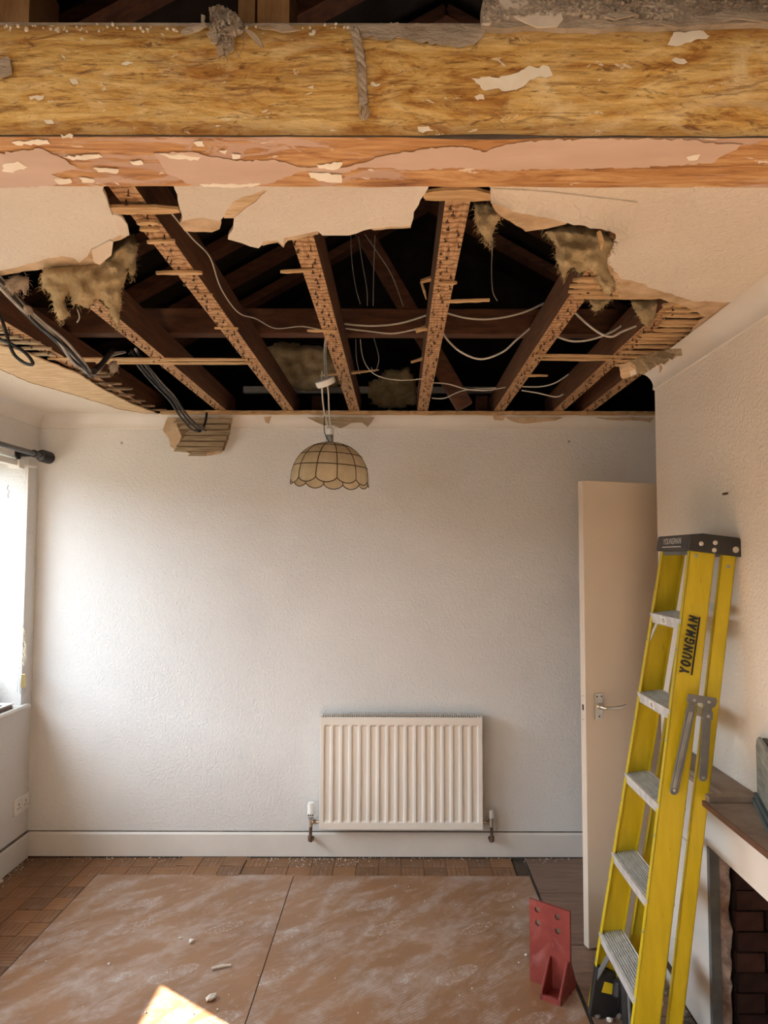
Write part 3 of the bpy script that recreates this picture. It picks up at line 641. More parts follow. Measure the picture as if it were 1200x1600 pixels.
# ---- mineral wool
def inside(u, v, P):
    c = False; j = len(P) - 1
    for i in range(len(P)):
        if (P[i][1] > v) != (P[j][1] > v) and u < (P[j][0] - P[i][0]) * (v - P[i][1]) / (P[j][1] - P[i][1]) + P[i][0]: c = not c
        j = i
    return c
def wool(name, px, Y, label, thick=.05, step=3.2, hairs=500, seed=0, slope=0.0, mat=INS):
    rnd = random.Random(seed); us = [p[0] for p in px]; vs_ = [p[1] for p in px]; u0, v0 = min(us), min(vs_); nu = int((max(us) - u0) / step) + 1; nv = int((max(vs_) - v0) / step) + 1
    def dist(u, v):
        best = 1e9
        for i in range(len(px)):
            a = px[i]; b = px[(i + 1) % len(px)]; dx, dy = b[0] - a[0], b[1] - a[1]; t = max(0, min(1, ((u - a[0]) * dx + (v - a[1]) * dy) / (dx * dx + dy * dy + 1e-9)))
            best = min(best, math.hypot(u - a[0] - dx * t, v - a[1] - dy * t))
        return best
    idx = {}; F_, B_ = [], []; cells = [(i, j) for i in range(nu) for j in range(nv) if inside(u0 + (i + .5) * step, v0 + (j + .5) * step, px)]
    cs = set(cells); fr = []; bk = []
    def vert(i, j):
        if (i, j) in idx: return idx[(i, j)]
        u = u0 + i * step; v = v0 + j * step; edge = not all((i + a, j + b) in cs for a in (-1, 0) for b in (-1, 0))
        d = 0 if edge else min(1, dist(u, v) / 14)
        yy = Y + slope * (v - v0); n1 = noise.noise(V((u * .06, v * .06, seed))); n2 = noise.noise(V((u * .2, v * .2, seed + 9)))
        if edge: u += rnd.uniform(-1.3, 1.3); v += rnd.uniform(-1.0, 2.0)
        h = math.sqrt(d) * thick * (.6 + .6 * n1 + .12 * n2)
        fr.append(oY(u, v, yy - h)); bk.append(oY(u, v, yy + (thick * .3 * d)))
        idx[(i, j)] = len(fr) - 1; return idx[(i, j)]
    fs = []
    quads = [[vert(i, j), vert(i + 1, j), vert(i + 1, j + 1), vert(i, j + 1)] for i, j in cells]; n = len(fr)
    for q in quads: fs += [tuple(q), tuple(k + n for k in reversed(q))]
    from collections import Counter
    ec = Counter()
    for q in quads:
        for k in range(4): ec[(q[k], q[(k + 1) % 4])] += 1
    for (a, b) in ec:
        if (b, a) not in ec: fs.append((b, a, a + n, b + n))
    m = MB(); m.add(fr + bk, fs); root = thing(name, fr[0] * 0 + V((sum(p.x for p in fr) / n, Y, min(p.z for p in fr))), label, 'insulation', 'mineral wool in the roof void')
    m.build('wool_quilt', mat, root, smooth=80)
    h = MB(); edge_v = list({a for (a, b) in ec if (b, a) not in ec})
    for k in range(hairs // 2):
        if k % 3: i = rnd.choice(edge_v); L = rnd.uniform(.005, .02)
        else: i = rnd.randrange(n); L = rnd.uniform(.004, .012)
        p = fr[i]; d = V((rnd.gauss(0, .6), rnd.uniform(-.7, .1), rnd.uniform(-1.2, .35))).normalized(); s_ = d.orthogonal().normalized() * .0009
        q = p + d * L * .55 + V((rnd.uniform(-.004, .004), 0, 0)); e = p + d * L + V((rnd.uniform(-.008, .008), 0, -.004))
        h.add([p - s_, p + s_, q + s_ * .8, q - s_ * .8, e], [(0, 1, 2, 3), (3, 2, 4)])
    tag(h.build('fibres', mat, root, fix=False), kind='stuff'); return root
wool('hanging_insulation', [(64, 428), (70, 418), (120, 412), (158, 408), (176, 372), (205, 366), (215, 380), (212, 420), (205, 440), (200, 415), (196, 440), (190, 458), (187, 490), (185, 512), (176, 500), (168, 478), (155, 466), (146, 472), (138, 482), (112, 474), (108, 455), (100, 470), (110, 492), (94, 504), (86, 488), (78, 458), (66, 450)], 1.98,
     'large brown tuft of mineral wool hanging on the left of the hole', .05, 2.6, 1400, 1)
wool('hanging_insulation', [(848, 360), (878, 350), (915, 352), (950, 364), (960, 378), (948, 402), (950, 420), (962, 440), (955, 462), (942, 455), (930, 428), (918, 420), (905, 428), (896, 418), (888, 424), (880, 440), (876, 425), (868, 405), (866, 380)], 1.80,
     'brown tuft of mineral wool hanging beside the sagging paper flap', .05, 2.4, 1200, 2)
wool('hanging_insulation', [(742, 316), (764, 316), (788, 336), (779, 344), (772, 358), (766, 388), (758, 374), (749, 362), (741, 345)], 1.68, 'small pointed tuft of mineral wool beside the splintered joist', .035, 2.2, 500, 3)
wool('hanging_insulation', [(985, 468), (1030, 466), (1046, 472), (1028, 490), (1020, 500), (1012, 510), (1004, 505), (992, 488)], 2.42, 'small grey tuft of mineral wool above the broken laths', .03, 2.2, 400, 4)
wool('hanging_insulation', [(918, 466), (955, 466), (945, 478), (932, 488), (926, 484), (922, 474)], 2.3, 'tiny flap of mineral wool under the tan plaster edge', .02, 2.2, 200, 5)
wool('insulation_quilt', [(398, 545), (440, 535), (498, 540), (530, 556), (534, 600), (500, 612), (440, 604), (402, 590)], 4.42, 'dim quilt of mineral wool lying behind the lampshade flex', .1, 5, 200, 6)
wool('insulation_quilt', [(576, 600), (600, 580), (640, 572), (650, 598), (650, 632), (610, 640), (580, 632)], 4.42, 'dim heap of mineral wool low at the back of the void', .1, 5, 200, 7)
wool('insulation_quilt', [(2, 440), (24, 428), (46, 432), (44, 452), (36, 466), (34, 452), (20, 460), (10, 452)], 2.05, 'grubby wad of old wool above the grey cables', .025, 2.4, 200, 8, mat=RAG)
wool('insulation_wad', [(170, 568), (180, 562), (186, 572), (182, 582), (172, 582)], 2.78, 'small cobwebbed wad of fluff below the taped cables', .02, 2.0, 120, 9, mat=RAG)

# ------------------------------------------------------------------ stained beam under the removed wall
BF, BK_, BZ0, BZ1 = 1.057, 1.203, 2.2515, 2.424
bmr = thing('stained_beam', (0, BF, BZ0), 'long boxed beam with stained golden wood face across the top', 'beam')
m = MB(); N = 160; vs = []; fs = []; prof = [(BF, BZ1), (BF, BZ1 - .06), (BF, BZ0 + .05), (BF, BZ0), (BF + .05, BZ0), (BK_ - .04, BZ0), (BK_, BZ0), (BK_, BZ1)]
for i in range(N + 1):
    x = XL + (XA - XL) * i / N
    for k, (y, z) in enumerate(prof):
        a = noise.noise(V((x * 5, k * 3.1, 0))) ; b = noise.noise(V((x * 14, k * 2.3, 5)))
        vs.append(V((x, y + (.0018 * a + .0012 * b if k < 4 else .003 * b), z + (.0008 * a if k in (3, 4, 5, 6) else 0))))
c = len(prof)
for i in range(N):
    for k in range(c):
        k2 = (k + 1) % c; fs.append((i * c + k, i * c + k2, (i + 1) * c + k2, (i + 1) * c + k)); m.mi.append(0 if k < 3 else 1)
m.v = vs; m.f = fs; m.build('timber', [BEAMF, BEAMU], bmr, smooth=50)
# dark crack where face board meets the soffit
m = MB(); m.tube([V((XL + .1 + k * .05, BF - .0005, BZ0 + .001 + .0015 * noise.noise(V((k * .7, 0, 0))))) for k in range(62)], [.0012 + .0018 * abs(noise.noise(V((k * .5, 3, 0)))) for k in range(62)], 5); m.build('crack_line', DARK, bmr)
m = MB(); m.tube([oY(u, 214, BF - .001) for u in (640, 700, 770, 820, 870)], [.001, .003, .004, .003, .001], 6); m.build('crack_line', DARK, bmr)
def shrink(px, f):
    cu = sum(p[0] for p in px) / len(px); cv = sum(p[1] for p in px) / len(px); return [(cu + (u - cu) * f, cv + (v - cv) * f) for u, v in px]
def und(px, mat, name, seed, dz=-.0022): return plate(name, px, (0, 0, BZ0 + dz), (0, 0, 1), .001, mat, bmr, seed, .0028, .006)
und([(240, 240), (300, 238), (330, 246), (370, 252), (430, 250), (470, 262), (540, 262), (600, 244), (660, 234), (720, 230), (760, 238), (790, 226), (850, 219), (960, 217), (1090, 219), (1100, 224), (1160, 226), (1145, 236), (1110, 256), (1060, 258), (980, 263), (900, 264), (840, 264), (780, 268), (720, 262), (650, 266), (600, 262), (560, 262), (540, 270), (470, 268), (440, 280), (400, 292), (300, 290), (260, 270), (250, 254)], PINK, 'old_paint_patch', 1)
und([(0, 240), (60, 232), (90, 244), (120, 262), (80, 272), (110, 284), (60, 292), (0, 294), (-60, 294), (-60, 236)], PINK, 'old_paint_patch', 2)
for k, px in enumerate([[(90, 246), (160, 240), (168, 246), (110, 252)], [(80, 280), (112, 278), (116, 286), (90, 290)], [(10, 222), (80, 218), (86, 226), (20, 228)], [(240, 240), (290, 242), (320, 246), (315, 252), (260, 248)], [(360, 240), (378, 242), (376, 248), (362, 250)],
                        [(300, 222), (318, 220), (322, 230), (308, 230)], [(490, 258), (540, 252), (530, 266), (495, 264)], [(475, 268), (540, 272), (540, 288), (510, 286), (480, 278)], [(0, 256), (30, 250), (50, 262), (20, 272), (0, 270)], [(140, 262), (190, 264), (188, 272), (150, 270)],
                        [(300, 288), (420, 286), (400, 293), (310, 293)], [(1070, 246), (1098, 240), (1092, 250), (1074, 252)], [(120, 276), (150, 280), (146, 287), (126, 286)], [(200, 252), (222, 250), (226, 258), (206, 258)], [(340, 236), (356, 234), (352, 242)]]):
    und(shrink(px, .8), FLAKE, 'paint_flake', 40 + k, -.0030)
def fac(px, mat, name, seed, dy=-.003, th=.001): return plate(name, px, (0, BF + dy, 0), (0, 1, 0), th, mat, bmr, seed, .0026, .005)
for k, px in enumerate([[(735, 122), (790, 118), (812, 112), (826, 102), (860, 104), (866, 118), (830, 124), (812, 138), (790, 143), (750, 138), (742, 130)], [(1042, 70), (1052, 50), (1100, 48), (1110, 56), (1080, 66), (1056, 72)], [(1044, 92), (1062, 90), (1080, 98), (1060, 101)],
                        [(185, 100), (200, 94), (212, 98), (196, 104)], [(105, 122), (120, 120), (126, 132), (112, 134)], [(40, 150), (75, 148), (70, 156), (44, 158)], [(62, 184), (84, 186), (88, 194), (70, 194)], [(90, 208), (118, 210), (116, 217), (94, 217)], [(648, 196), (672, 194), (684, 204), (660, 210), (650, 206)],
                        [(575, 128), (598, 130), (596, 134), (578, 134)], [(738, 150), (758, 146), (760, 156), (744, 158)], [(480, 50), (496, 48), (492, 56), (482, 57)], [(478, 136), (492, 132), (490, 140)]]):
    fac(shrink(px, .97 if k < 2 else .7), FLAKE, 'paint_flake', 60 + k)
# torn grey paper and rubbish over the top edge
fac([(552, 39), (600, 37), (690, 38), (757, 40), (756, 56), (745, 66), (730, 70), (715, 74), (700, 70), (680, 67), (655, 66), (640, 60), (600, 61), (575, 58), (556, 56)], PAPER, 'torn_paper', 80, -.006, .002)
for k, px in enumerate([[(752, 42), (757, -10), (800, -14), (900, -14), (1000, -14), (1100, -14), (1230, -14), (1230, 40), (1160, 36), (1110, 38), (1020, 42), (960, 42), (880, 44), (820, 40), (790, 44)],]):
    plate('torn_plaster', px, (0, BF - .012, 0), (0, 1, 0), .012, PAPER, ceil, 90 + k, .003)
for k, px in enumerate([[(800, 24), (830, 22), (850, 16), (876, 18), (880, 30), (872, 40), (840, 42), (820, 34)], [(780, 0), (812, -4), (828, 4), (815, 10), (790, 12)], [(1030, 36), (1080, 26), (1140, 16), (1200, 20), (1200, 34), (1150, 28), (1110, 38), (1060, 42)], [(940, 24), (980, 16), (996, 22), (960, 30)]]):
    plate('torn_paper', px, (0, BF - .017 - .002 * k, 0), (0, 1, 0), .003, PAPERL if k < 2 else PAPER, ceil, 95 + k, .003)
rnd = random.Random(4)
m = MB(); m.box((XL, BF + .002, BZ1 + .0005), (.14, BF + .06, BZ1 + .006)); m.build('dust_line', PAPER, bmr)
m = MB()
for k in range(70):
    u = rnd.uniform(-10, 560); p = oY(u, 45 + rnd.gauss(0, 3), BF - .001); r = rnd.uniform(.001, .0032); m.lathe([(.3 * r, -r), (r, 0), (.3 * r, r)], p, (rnd.uniform(-1, 1), rnd.uniform(-1, 1), rnd.uniform(-1, 1)), 5)
tag(m.build('plaster_crumbs', PAPERL, bmr), kind='stuff')
# joist stubs over the beam
for k, (ua, ub, lab) in enumerate([(-10, 45, 'sawn joist end resting on the beam in the corner above the golden face'), (402, 452, 'sawn joist end resting on the beam just right of the rag'), (372, 398, 'narrow dark timber end wedged between the rag and the joist end')]):
    a = oY(ua, 30, BF + .03 + .012 * k); b = oY(ub, 30, BF + .03 + .012 * k); m = MB(); m.box((a.x, BF + .03 + .012 * k, BZ1 + .001), (b.x, BK_ - .02, BZ1 + .13)); tag(m.build('joist_end', pm('joist_end_wood%d' % k, (.24, .12, .05), (.40, .22, .10), sc=(14, 2, 3), ns=4, rough=.8)), lab, 'timber', 'joist ends on the beam')
# rag of torn cloth and a twisted frayed strip
rr = thing('torn_rag', oY(352, 46, BF - .01), 'clump of torn grimy lining caught on the top edge of the beam', 'rag')
for k, px in enumerate([[(326, 12), (340, 8), (352, 12), (364, 18), (374, 28), (378, 40), (366, 50), (350, 54), (336, 48), (328, 34)], [(322, 52), (334, 44), (344, 60), (338, 66), (330, 66)], [(338, 72), (346, 70), (350, 84), (342, 90)], [(348, 60), (360, 56), (364, 78), (354, 84)],
                        [(376, 44), (396, 50), (404, 58), (412, 74), (406, 72), (392, 58)], [(282, 48), (300, 40), (320, 34), (322, 40), (300, 50), (284, 54)], [(404, 42), (450, 38), (470, 46), (440, 50)], [(314, 22), (320, 24), (318, 36), (314, 34)]]):
    tilt = (random.uniform(-.35, .35), 1, random.uniform(-.3, .3)); c0 = oY(sum(p[0] for p in px) / len(px), sum(p[1] for p in px) / len(px), BF - .012 - .006 * (k % 3))
    plate('cloth_scrap', px, c0, tilt, .003, RAG if k % 2 == 0 else PAPER, rr, 100 + k, .0022, .008)
for k in range(7):
    u = 340 + k * 6; m = MB(); m.tube([oY(u, 50, BF - .012), oY(u + random.uniform(-6, 6), 70, BF - .02), oY(u + random.uniform(-8, 12), 84 + random.uniform(-8, 12), BF - .014)], [.0016, .0014, .0005], 5, smooth=4); m.build('thread', RAG, rr)
def wad(px, Y, thick, mat, parent, name, seed):
    m = MB(); us = [p[0] for p in px]; vs_ = [p[1] for p in px]; stp = 2.0; nu = int((max(us) - min(us)) / stp) + 1; nv = int((max(vs_) - min(vs_)) / stp) + 1; idx = {}; P = []; fs = []
    for i in range(nu):
        for j in range(nv):
            if not inside(min(us) + (i + .5) * stp, min(vs_) + (j + .5) * stp, px): continue
            q = []
            for a_, b_ in ((0, 0), (1, 0), (1, 1), (0, 1)):
                k_ = (i + a_, j + b_)
                if k_ not in idx:
                    u = min(us) + k_[0] * stp; v = min(vs_) + k_[1] * stp; h = abs(noise.noise(V((u * .13, v * .18, seed)))) + .5 * abs(noise.noise(V((u * .3, v * .35, seed + 4))))
                    idx[k_] = len(P); P.append(oY(u + 1.2 * noise.noise(V((u * .4, v * .4, 7))), v + 1.2 * noise.noise(V((u * .4, v * .4, 17))), Y - thick * h))
                q.append(idx[k_])
            fs.append(tuple(q))
    n_ = len(P); m.add(P + [p + V((0, .003, 0)) for p in P], fs + [tuple(k + n_ for k in reversed(q)) for q in fs]); return m.build(name, mat, parent, smooth=60)
wad([(326, 12), (342, 7), (356, 12), (368, 20), (378, 34), (382, 48), (366, 56), (352, 62), (334, 56), (326, 44), (330, 28)], BF - .010, .026, RAGL, rr, 'crumpled_wad', 3)
wad([(326, 54), (352, 52), (366, 62), (362, 78), (350, 86), (344, 72), (334, 68)], BF - .008, .016, RAGL, rr, 'crumpled_wad', 5)
wad([(760, 2), (860, -6), (1000, -8), (1210, -8), (1210, 22), (1150, 20), (1100, 28), (1060, 34), (1010, 26), (930, 28), (890, 22), (850, 24), (800, 26), (770, 36), (752, 40)], BF - .013, .014, RAGL, ceil, 'crumpled_lining', 8)
sr = thing('frayed_strip', oY(568, 184, BF - .012), 'twisted frayed strip of lining hanging down the beam face', 'strip')
for k in range(3):
    pts = [oY(u + 4.0 * math.cos(v * .16 + k * 2.09), v, BF - .012 + .004 * math.sin(v * .16 + k * 2.09)) for u, v in [(554 + (min(v, 100) - 44) * .2 if v < 110 else 565 + (v - 110) * .06, v) for v in range(44, 168, 5)]]
    m = MB(); m.tube(pts, .0042, 6); m.build('strand', PAPER if k else RAG, sr, smooth=60)
pts = [oY(569 + dx, v, BF - .014) for dx, v in ((0, 160), (5, 170), (6, 180), (0, 186), (-6, 180), (-5, 170), (0, 160))]
m = MB(); m.tube(pts, .0022, 5, smooth=3); m.tube([oY(566, 158, BF - .014), oY(572, 172, BF - .016), oY(567, 184, BF - .014)], .003, 5); m.build('frayed_end', RAG, sr)
fac([(0, 92), (12, 88), (16, 100), (18, 114), (8, 118), (-10, 116), (-10, 96)], PAPER, 'torn_paper', 88, -.008, .003)

# ------------------------------------------------------------------ window, pole, blind rail, socket
def window(k, y0, y1, z0, z1, label):
    r = thing('window_%d' % k, (-2.25, (y0 + y1) / 2, z0), label, 'window'); r['kind'] = 'structure'
    xo, xi = -2.28, -2.22; fw = .038
    m = MB(); m.box((xo, y0, z0 - .02), (xi, y0 + fw, z1)); m.box((xo, y1 - fw, z0 - .02), (xi, y1, z1)); m.box((xo, y0, z0 - .02), (xi, y1, z0 + .18)); m.box((xo, y0, z1 - fw), (xi, y1, z1)); m.build('window_frame', FRAMEB, r, bevel=.003)
    nn = 3
    for i in range(1, nn):
        y = y0 + (y1 - y0) * i / nn; m = MB(); m.box((xo, y - .02, z0 + .18), (xi, y + .02, z1 - fw)); m.build('mullion', FRAMEB, r, bevel=.003)
    for i in range(nn):
        a = y0 + (y1 - y0) * i / nn + .03; b = y0 + (y1 - y0) * (i + 1) / nn - .03; m = MB(); m.box((-2.252, a, z0 + .17), (-2.248, b, z1 - .03)); m.build('pane', GLASS, r)
    m = MB(); m.box((-2.22, y0 + .001, z0 - .03), (XL, y1 - .001, z0 - .006)); m.prism([[V((XL, y0 - .04, z0 - .03)), V((XL + .03, y0 - .04, z0 - .03)), V((XL + .036, y0 - .04, z0 - .018)), V((XL + .03, y0 - .04, z0 - .006)), V((XL, y0 - .04, z0 - .006))]], (0, y1 - y0 + .08, 0)); m.build('window_sill', TRIM, r)
    return r
window(1, *WIN[0], 'tall white window at the edge, seen along its bright reveal')
window(2, *WIN[1], 'white window of the near half of the room')
# plaster crack on the reveal
m = MB(); m.tube([oY(u, v, 3.9985) for u, v in ((13, 758), (11, 764), (15, 768), (12, 772), (13, 778))], .0012, 4); m.build('crack_line', COPPER, wl)
cr = thing('curtain_pole', (-1.93, 3.0, 2.17), 'gunmetal curtain pole with a ridged dark finial near the corner', 'curtain pole')
m = MB(); m.tube([(-1.93, 1.4, 2.172), (-1.93, 3.945, 2.172)], .0135, 14); m.build('rod', POLE, cr, smooth=40)
prof = [(.014, 0), (.026, .004), (.026, .018)]
for k in range(6): prof += [(.031, .022 + k * .016), (.034, .028 + k * .016), (.027, .034 + k * .016)]
prof += [(.015, .125), (.004, .127)]
m = MB(); m.lathe(prof, (-1.93, 3.935, 2.172), (0, 1, 0), 20); m.build('finial', BLACK, cr, smooth=30)
m = MB(); m.bar((-2.02, 3.88, 2.172), (-1.94, 3.88, 2.172), .014, .03); m.lathe([(.03, 0), (.03, .008), (.014, .01)], (-2.02, 3.88, 2.172), (1, 0, 0), 14); m.lathe([(.02, -.012), (.02, .012)], (-1.93, 3.88, 2.172), (0, 1, 0), 14); m.build('bracket', BLACK, cr, smooth=30)
br = thing('blind_headrail', (-2.06, 3.0, 2.10), 'white blind headrail under the curtain pole', 'blind rail')
m = MB(); m.box((-2.075, 1.5, 2.112), (-2.03, 3.985, 2.145)); m.build('rail', WHITEP, br, bevel=.003)
m = MB(); m.box((-2.08, 3.90, 2.100), (-2.018, 3.955, 2.15)); m.bar((-2.03, 3.93, 2.118), (-1.985, 4.02, 2.118), .01, .012); m.build('bracket', WHITEP, br, bevel=.002)
bc = thing('tangled_string', oY(38, 1040, 3.985), 'tangled cream blind cord hanging in front of the window reveal', 'cord')
for k in range(6):
    rnd = random.Random(k + 50); pts = [oY(35 + rnd.uniform(-3, 6) if j else 36, 978 + j * 10 + rnd.uniform(-3, 3), 3.985 - rnd.uniform(0, .02)) for j in range(7)]
    m = MB(); m.tube(pts, .0011, 5, smooth=5); m.build('cord_loop', CORD, bc)
m = MB(); m.tube([oY(u, v, 3.985) for u, v in ((40, 735), (38, 850), (36, 940), (35, 980))], .001, 5, smooth=4); m.build('cord_run', CORD, bc)
m = MB(); m.tube([oY(u, v, 3.985) for u, v in ((36, 1030), (30, 1038), (31, 1050), (28, 1060), (27, 1082))], .0013, 5, smooth=5); m.build('cord_tail', CABG, bc)
bw = thing('cord_weight', oY(35, 1082, 3.975), 'small brass cord weight with a wire hook by the sill', 'cord weight')
m = MB(); m.hexa([oY(32, 1074, 3.965), oY(40, 1074, 3.965), oY(40, 1074, 3.985), oY(32, 1074, 3.985)], [oY(33.5, 1053, 3.965), oY(39.5, 1053, 3.965), oY(39.5, 1053, 3.985), oY(33.5, 1053, 3.985)]); m.build('brass_body', BRASS, bw, bevel=.002)
m = MB(); m.tube([oY(u, v, 3.975) for u, v in ((39, 1072), (39, 1080), (36, 1085), (32, 1083), (31, 1074), (31, 1060))], .0018, 6, smooth=4); m.build('hook', STEEL, bw)
pp = thing('paper_stack', (-2.1, 3.4, .834), 'thin stack of dark and white papers along the window sill', 'papers')
m = MB(); m.box((-2.16, 2.5, .834), (-2.012, 3.90, .852)); m.build('dark_folder', SHELFE, pp, bevel=.001)
m = MB(); m.box((-2.17, 2.55, .8525), (-2.02, 3.93, .858)); m.build('white_sheets', LABEL, pp)
m = MB(); m.box((-2.15, 2.6, .8585), (-2.04, 3.85, .862)); m.build('grey_sheet', GREY, pp)
sr2 = thing('wall_socket', (XL, 4.03, .26), 'white double wall socket low on the window wall', 'socket')
m = MB(); m.box((XL, 3.957, .262), (XL + .011, 4.103, .348)); m.build('faceplate', WHITEP, sr2, bevel=.003)
for s_ in (-1, 1):
    yc = 4.03 + s_ * .037; m = MB(); m.box((XL + .0112, yc - .003, .308), (XL + .0122, yc + .003, .318)); m.box((XL + .0112, yc - .014, .291), (XL + .0122, yc - .007, .296)); m.box((XL + .0112, yc + .007, .291), (XL + .0122, yc + .014, .296)); m.build('pin_holes', DARK, sr2)
    m = MB(); m.box((XL + .011, 4.03 + s_ * .012 - .006, .325), (XL + .0145, 4.03 + s_ * .012 + .006, .34)); m.build('switch', WHITEP, sr2)

# ------------------------------------------------------------------ door
HX, HY, ANG = 1.522, 3.392, math.radians(18); de = V((-math.cos(ANG), -math.sin(ANG), 0)); dn = V((-math.sin(ANG), math.cos(ANG), 0))
DW, DT = .765, .038; h0 = V((HX, HY, .008)); free = h0 + de * DW
dr = thing('door_1', h0, 'cream flush door standing open behind the ladder', 'door'); dr['kind'] = 'structure'
m = MB(); m.hexa([h0, free, free + dn * DT, h0 + dn * DT], [p + V((0, 0, 1.952)) for p in (h0, free, free + dn * DT, h0 + dn * DT)]); m.build('door_leaf', DOORM, dr, bevel=.002)
hp = free - de * .062 + V((0, 0, .99))
def dbox(c, a, b, z0, z1, t0, t1): return [c + de * a - dn * t0 + V((0, 0, z0)), c + de * b - dn * t0 + V((0, 0, z0)), c + de * b - dn * t1 + V((0, 0, z0)), c + de * a - dn * t1 + V((0, 0, z0))], [c + de * a - dn * t0 + V((0, 0, z1)), c + de * b - dn * t0 + V((0, 0, z1)), c + de * b - dn * t1 + V((0, 0, z1)), c + de * a - dn * t1 + V((0, 0, z1))]
m = MB(); m.hexa(*dbox(hp, -.02, .02, -.055, .055, 0, .007)); ho = m.build('handle_plate', CHROME, dr, bevel=.002)
m = MB(); m.tube([hp, hp - dn * .04, hp - dn * .05 - de * .012, hp - dn * .052 - de * .06 + V((0, 0, -.001)), hp - dn * .05 - de * .102 + V((0, 0, .004))], [.012, .011, .011, .0095, .007], 10, smooth=3); m.build('lever', CHROME, ho, smooth=50)
for a, z in ((-.011, .042), (.011, .042), (0, -.042)):
    m = MB(); m.lathe([(.0035, 0), (.0035, .009)], hp + de * a + V((0, 0, z)), -dn, 8); m.build('screw', DARK, ho)
lp = free + dn * DT * .5 + V((0, 0, .985))
m = MB(); m.hexa([lp + dn * a + V((0, 0, -.012)) + de * b for a, b in ((-.006, 0), (.006, 0), (.006, .001), (-.006, .001))], [lp + dn * a + V((0, 0, .012)) + de * b for a, b in ((-.006, 0), (.006, 0), (.006, .001), (-.006, .001))]); m.build('latch', DARK, dr)
for z in (-.05, .05): m = MB(); m.bar(lp + V((0, 0, z)) - dn * .009 + de * .0006, lp + V((0, 0, z - .003)) + dn * .009 + de * .0006, .0015, .0015); m.build('latch_mark', GREY, dr)

# ------------------------------------------------------------------ radiator
RY = 4.005; a = oY(500.5, 1121, RY); b = oY(754.5, 1297, RY); X0, X1, Z0, Z1 = a.x, b.x, b.z, a.z
rd = thing('radiator', ((X0 + X1) / 2, RY + .05, Z0), 'cream ribbed panel radiator on the wall above the skirting', 'radiator')
m = MB(); xs = [(X0, 0), (X0 + .014, 0)]; nf = 17; p0 = X0 + .018; pw = (X1 - .012 - p0) / nf
for k in range(nf):
    q = p0 + k * pw; xs += [(q + pw * .04, 0), (q + pw * .18, 1), (q + pw * .66, 1), (q + pw * .80, 0), (q + pw * .96, 0)]
xs += [(X1 - .006, 0), (X1, 0)]
zs = [(Z0, 0), (Z0 + .036, 0), (Z0 + .046, 1), (Z1 - .050, 1), (Z1 - .040, 0), (Z1 - .014, 0), (Z1, 0)]
vs = [V((x, RY + .011 * dx * dz, z)) for z, dz in zs for x, dx in xs]; c = len(xs); fs = [(j * c + i, j * c + i + 1, (j + 1) * c + i + 1, (j + 1) * c + i) for j in range(len(zs) - 1) for i in range(c - 1)]
n = len(vs); vs += [V((x, RY + .022, z)) for z in (Z0, Z1) for x in (X0, X1)]; fs += [(n, n + 2, n + 3, n + 1)]
fs += [tuple(range(c)) + (n + 1, n), tuple((len(zs) - 1) * c + i for i in range(c - 1, -1, -1)) + (n + 2, n + 3), tuple(j * c for j in range(len(zs) - 1, -1, -1)) + (n, n + 2), tuple(j * c + c - 1 for j in range(len(zs))) + (n + 3, n + 1)]
m.add(vs, fs); m.build('front_panel', RADM, rd, bevel=.0015)
m = MB(); m.box((X0 + .012, RY + .022, Z0 + .02), (X1 - .012, RY + .075, Z1 - .012)); m.build('core', RADM, rd)
m = MB(); m.box((X0 - .002, RY + .004, Z0 + .01), (X0 + .006, RY + .085, Z1 + .004)); m.build('side_panel', RADM, rd, bevel=.001)
m = MB(); m.box((X1 - .006, RY + .004, Z0 + .01), (X1 + .002, RY + .085, Z1 + .004)); m.build('side_panel', RADM, rd, bevel=.001)
gr = MB()
for k in range(72):
    x = X0 + .01 + (X1 - X0 - .02) * k / 71; hh = .006 + .007 * math.sin(math.pi * k / 71); gr.box((x - .0016, RY + .01, Z1 - .004), (x + .0016, RY + .08, Z1 + hh))
gr.box((X0 + .006, RY + .045, Z1 - .002), (X1 - .006, RY + .05, Z1 + .006)); gr.build('top_grille', RADM, rd)
m = MB(); m.box((X0 + .01, RY + .01, Z1 - .006), (X1 - .01, RY + .078, Z1 - .002)); m.build('grille_tray', DARK, rd)
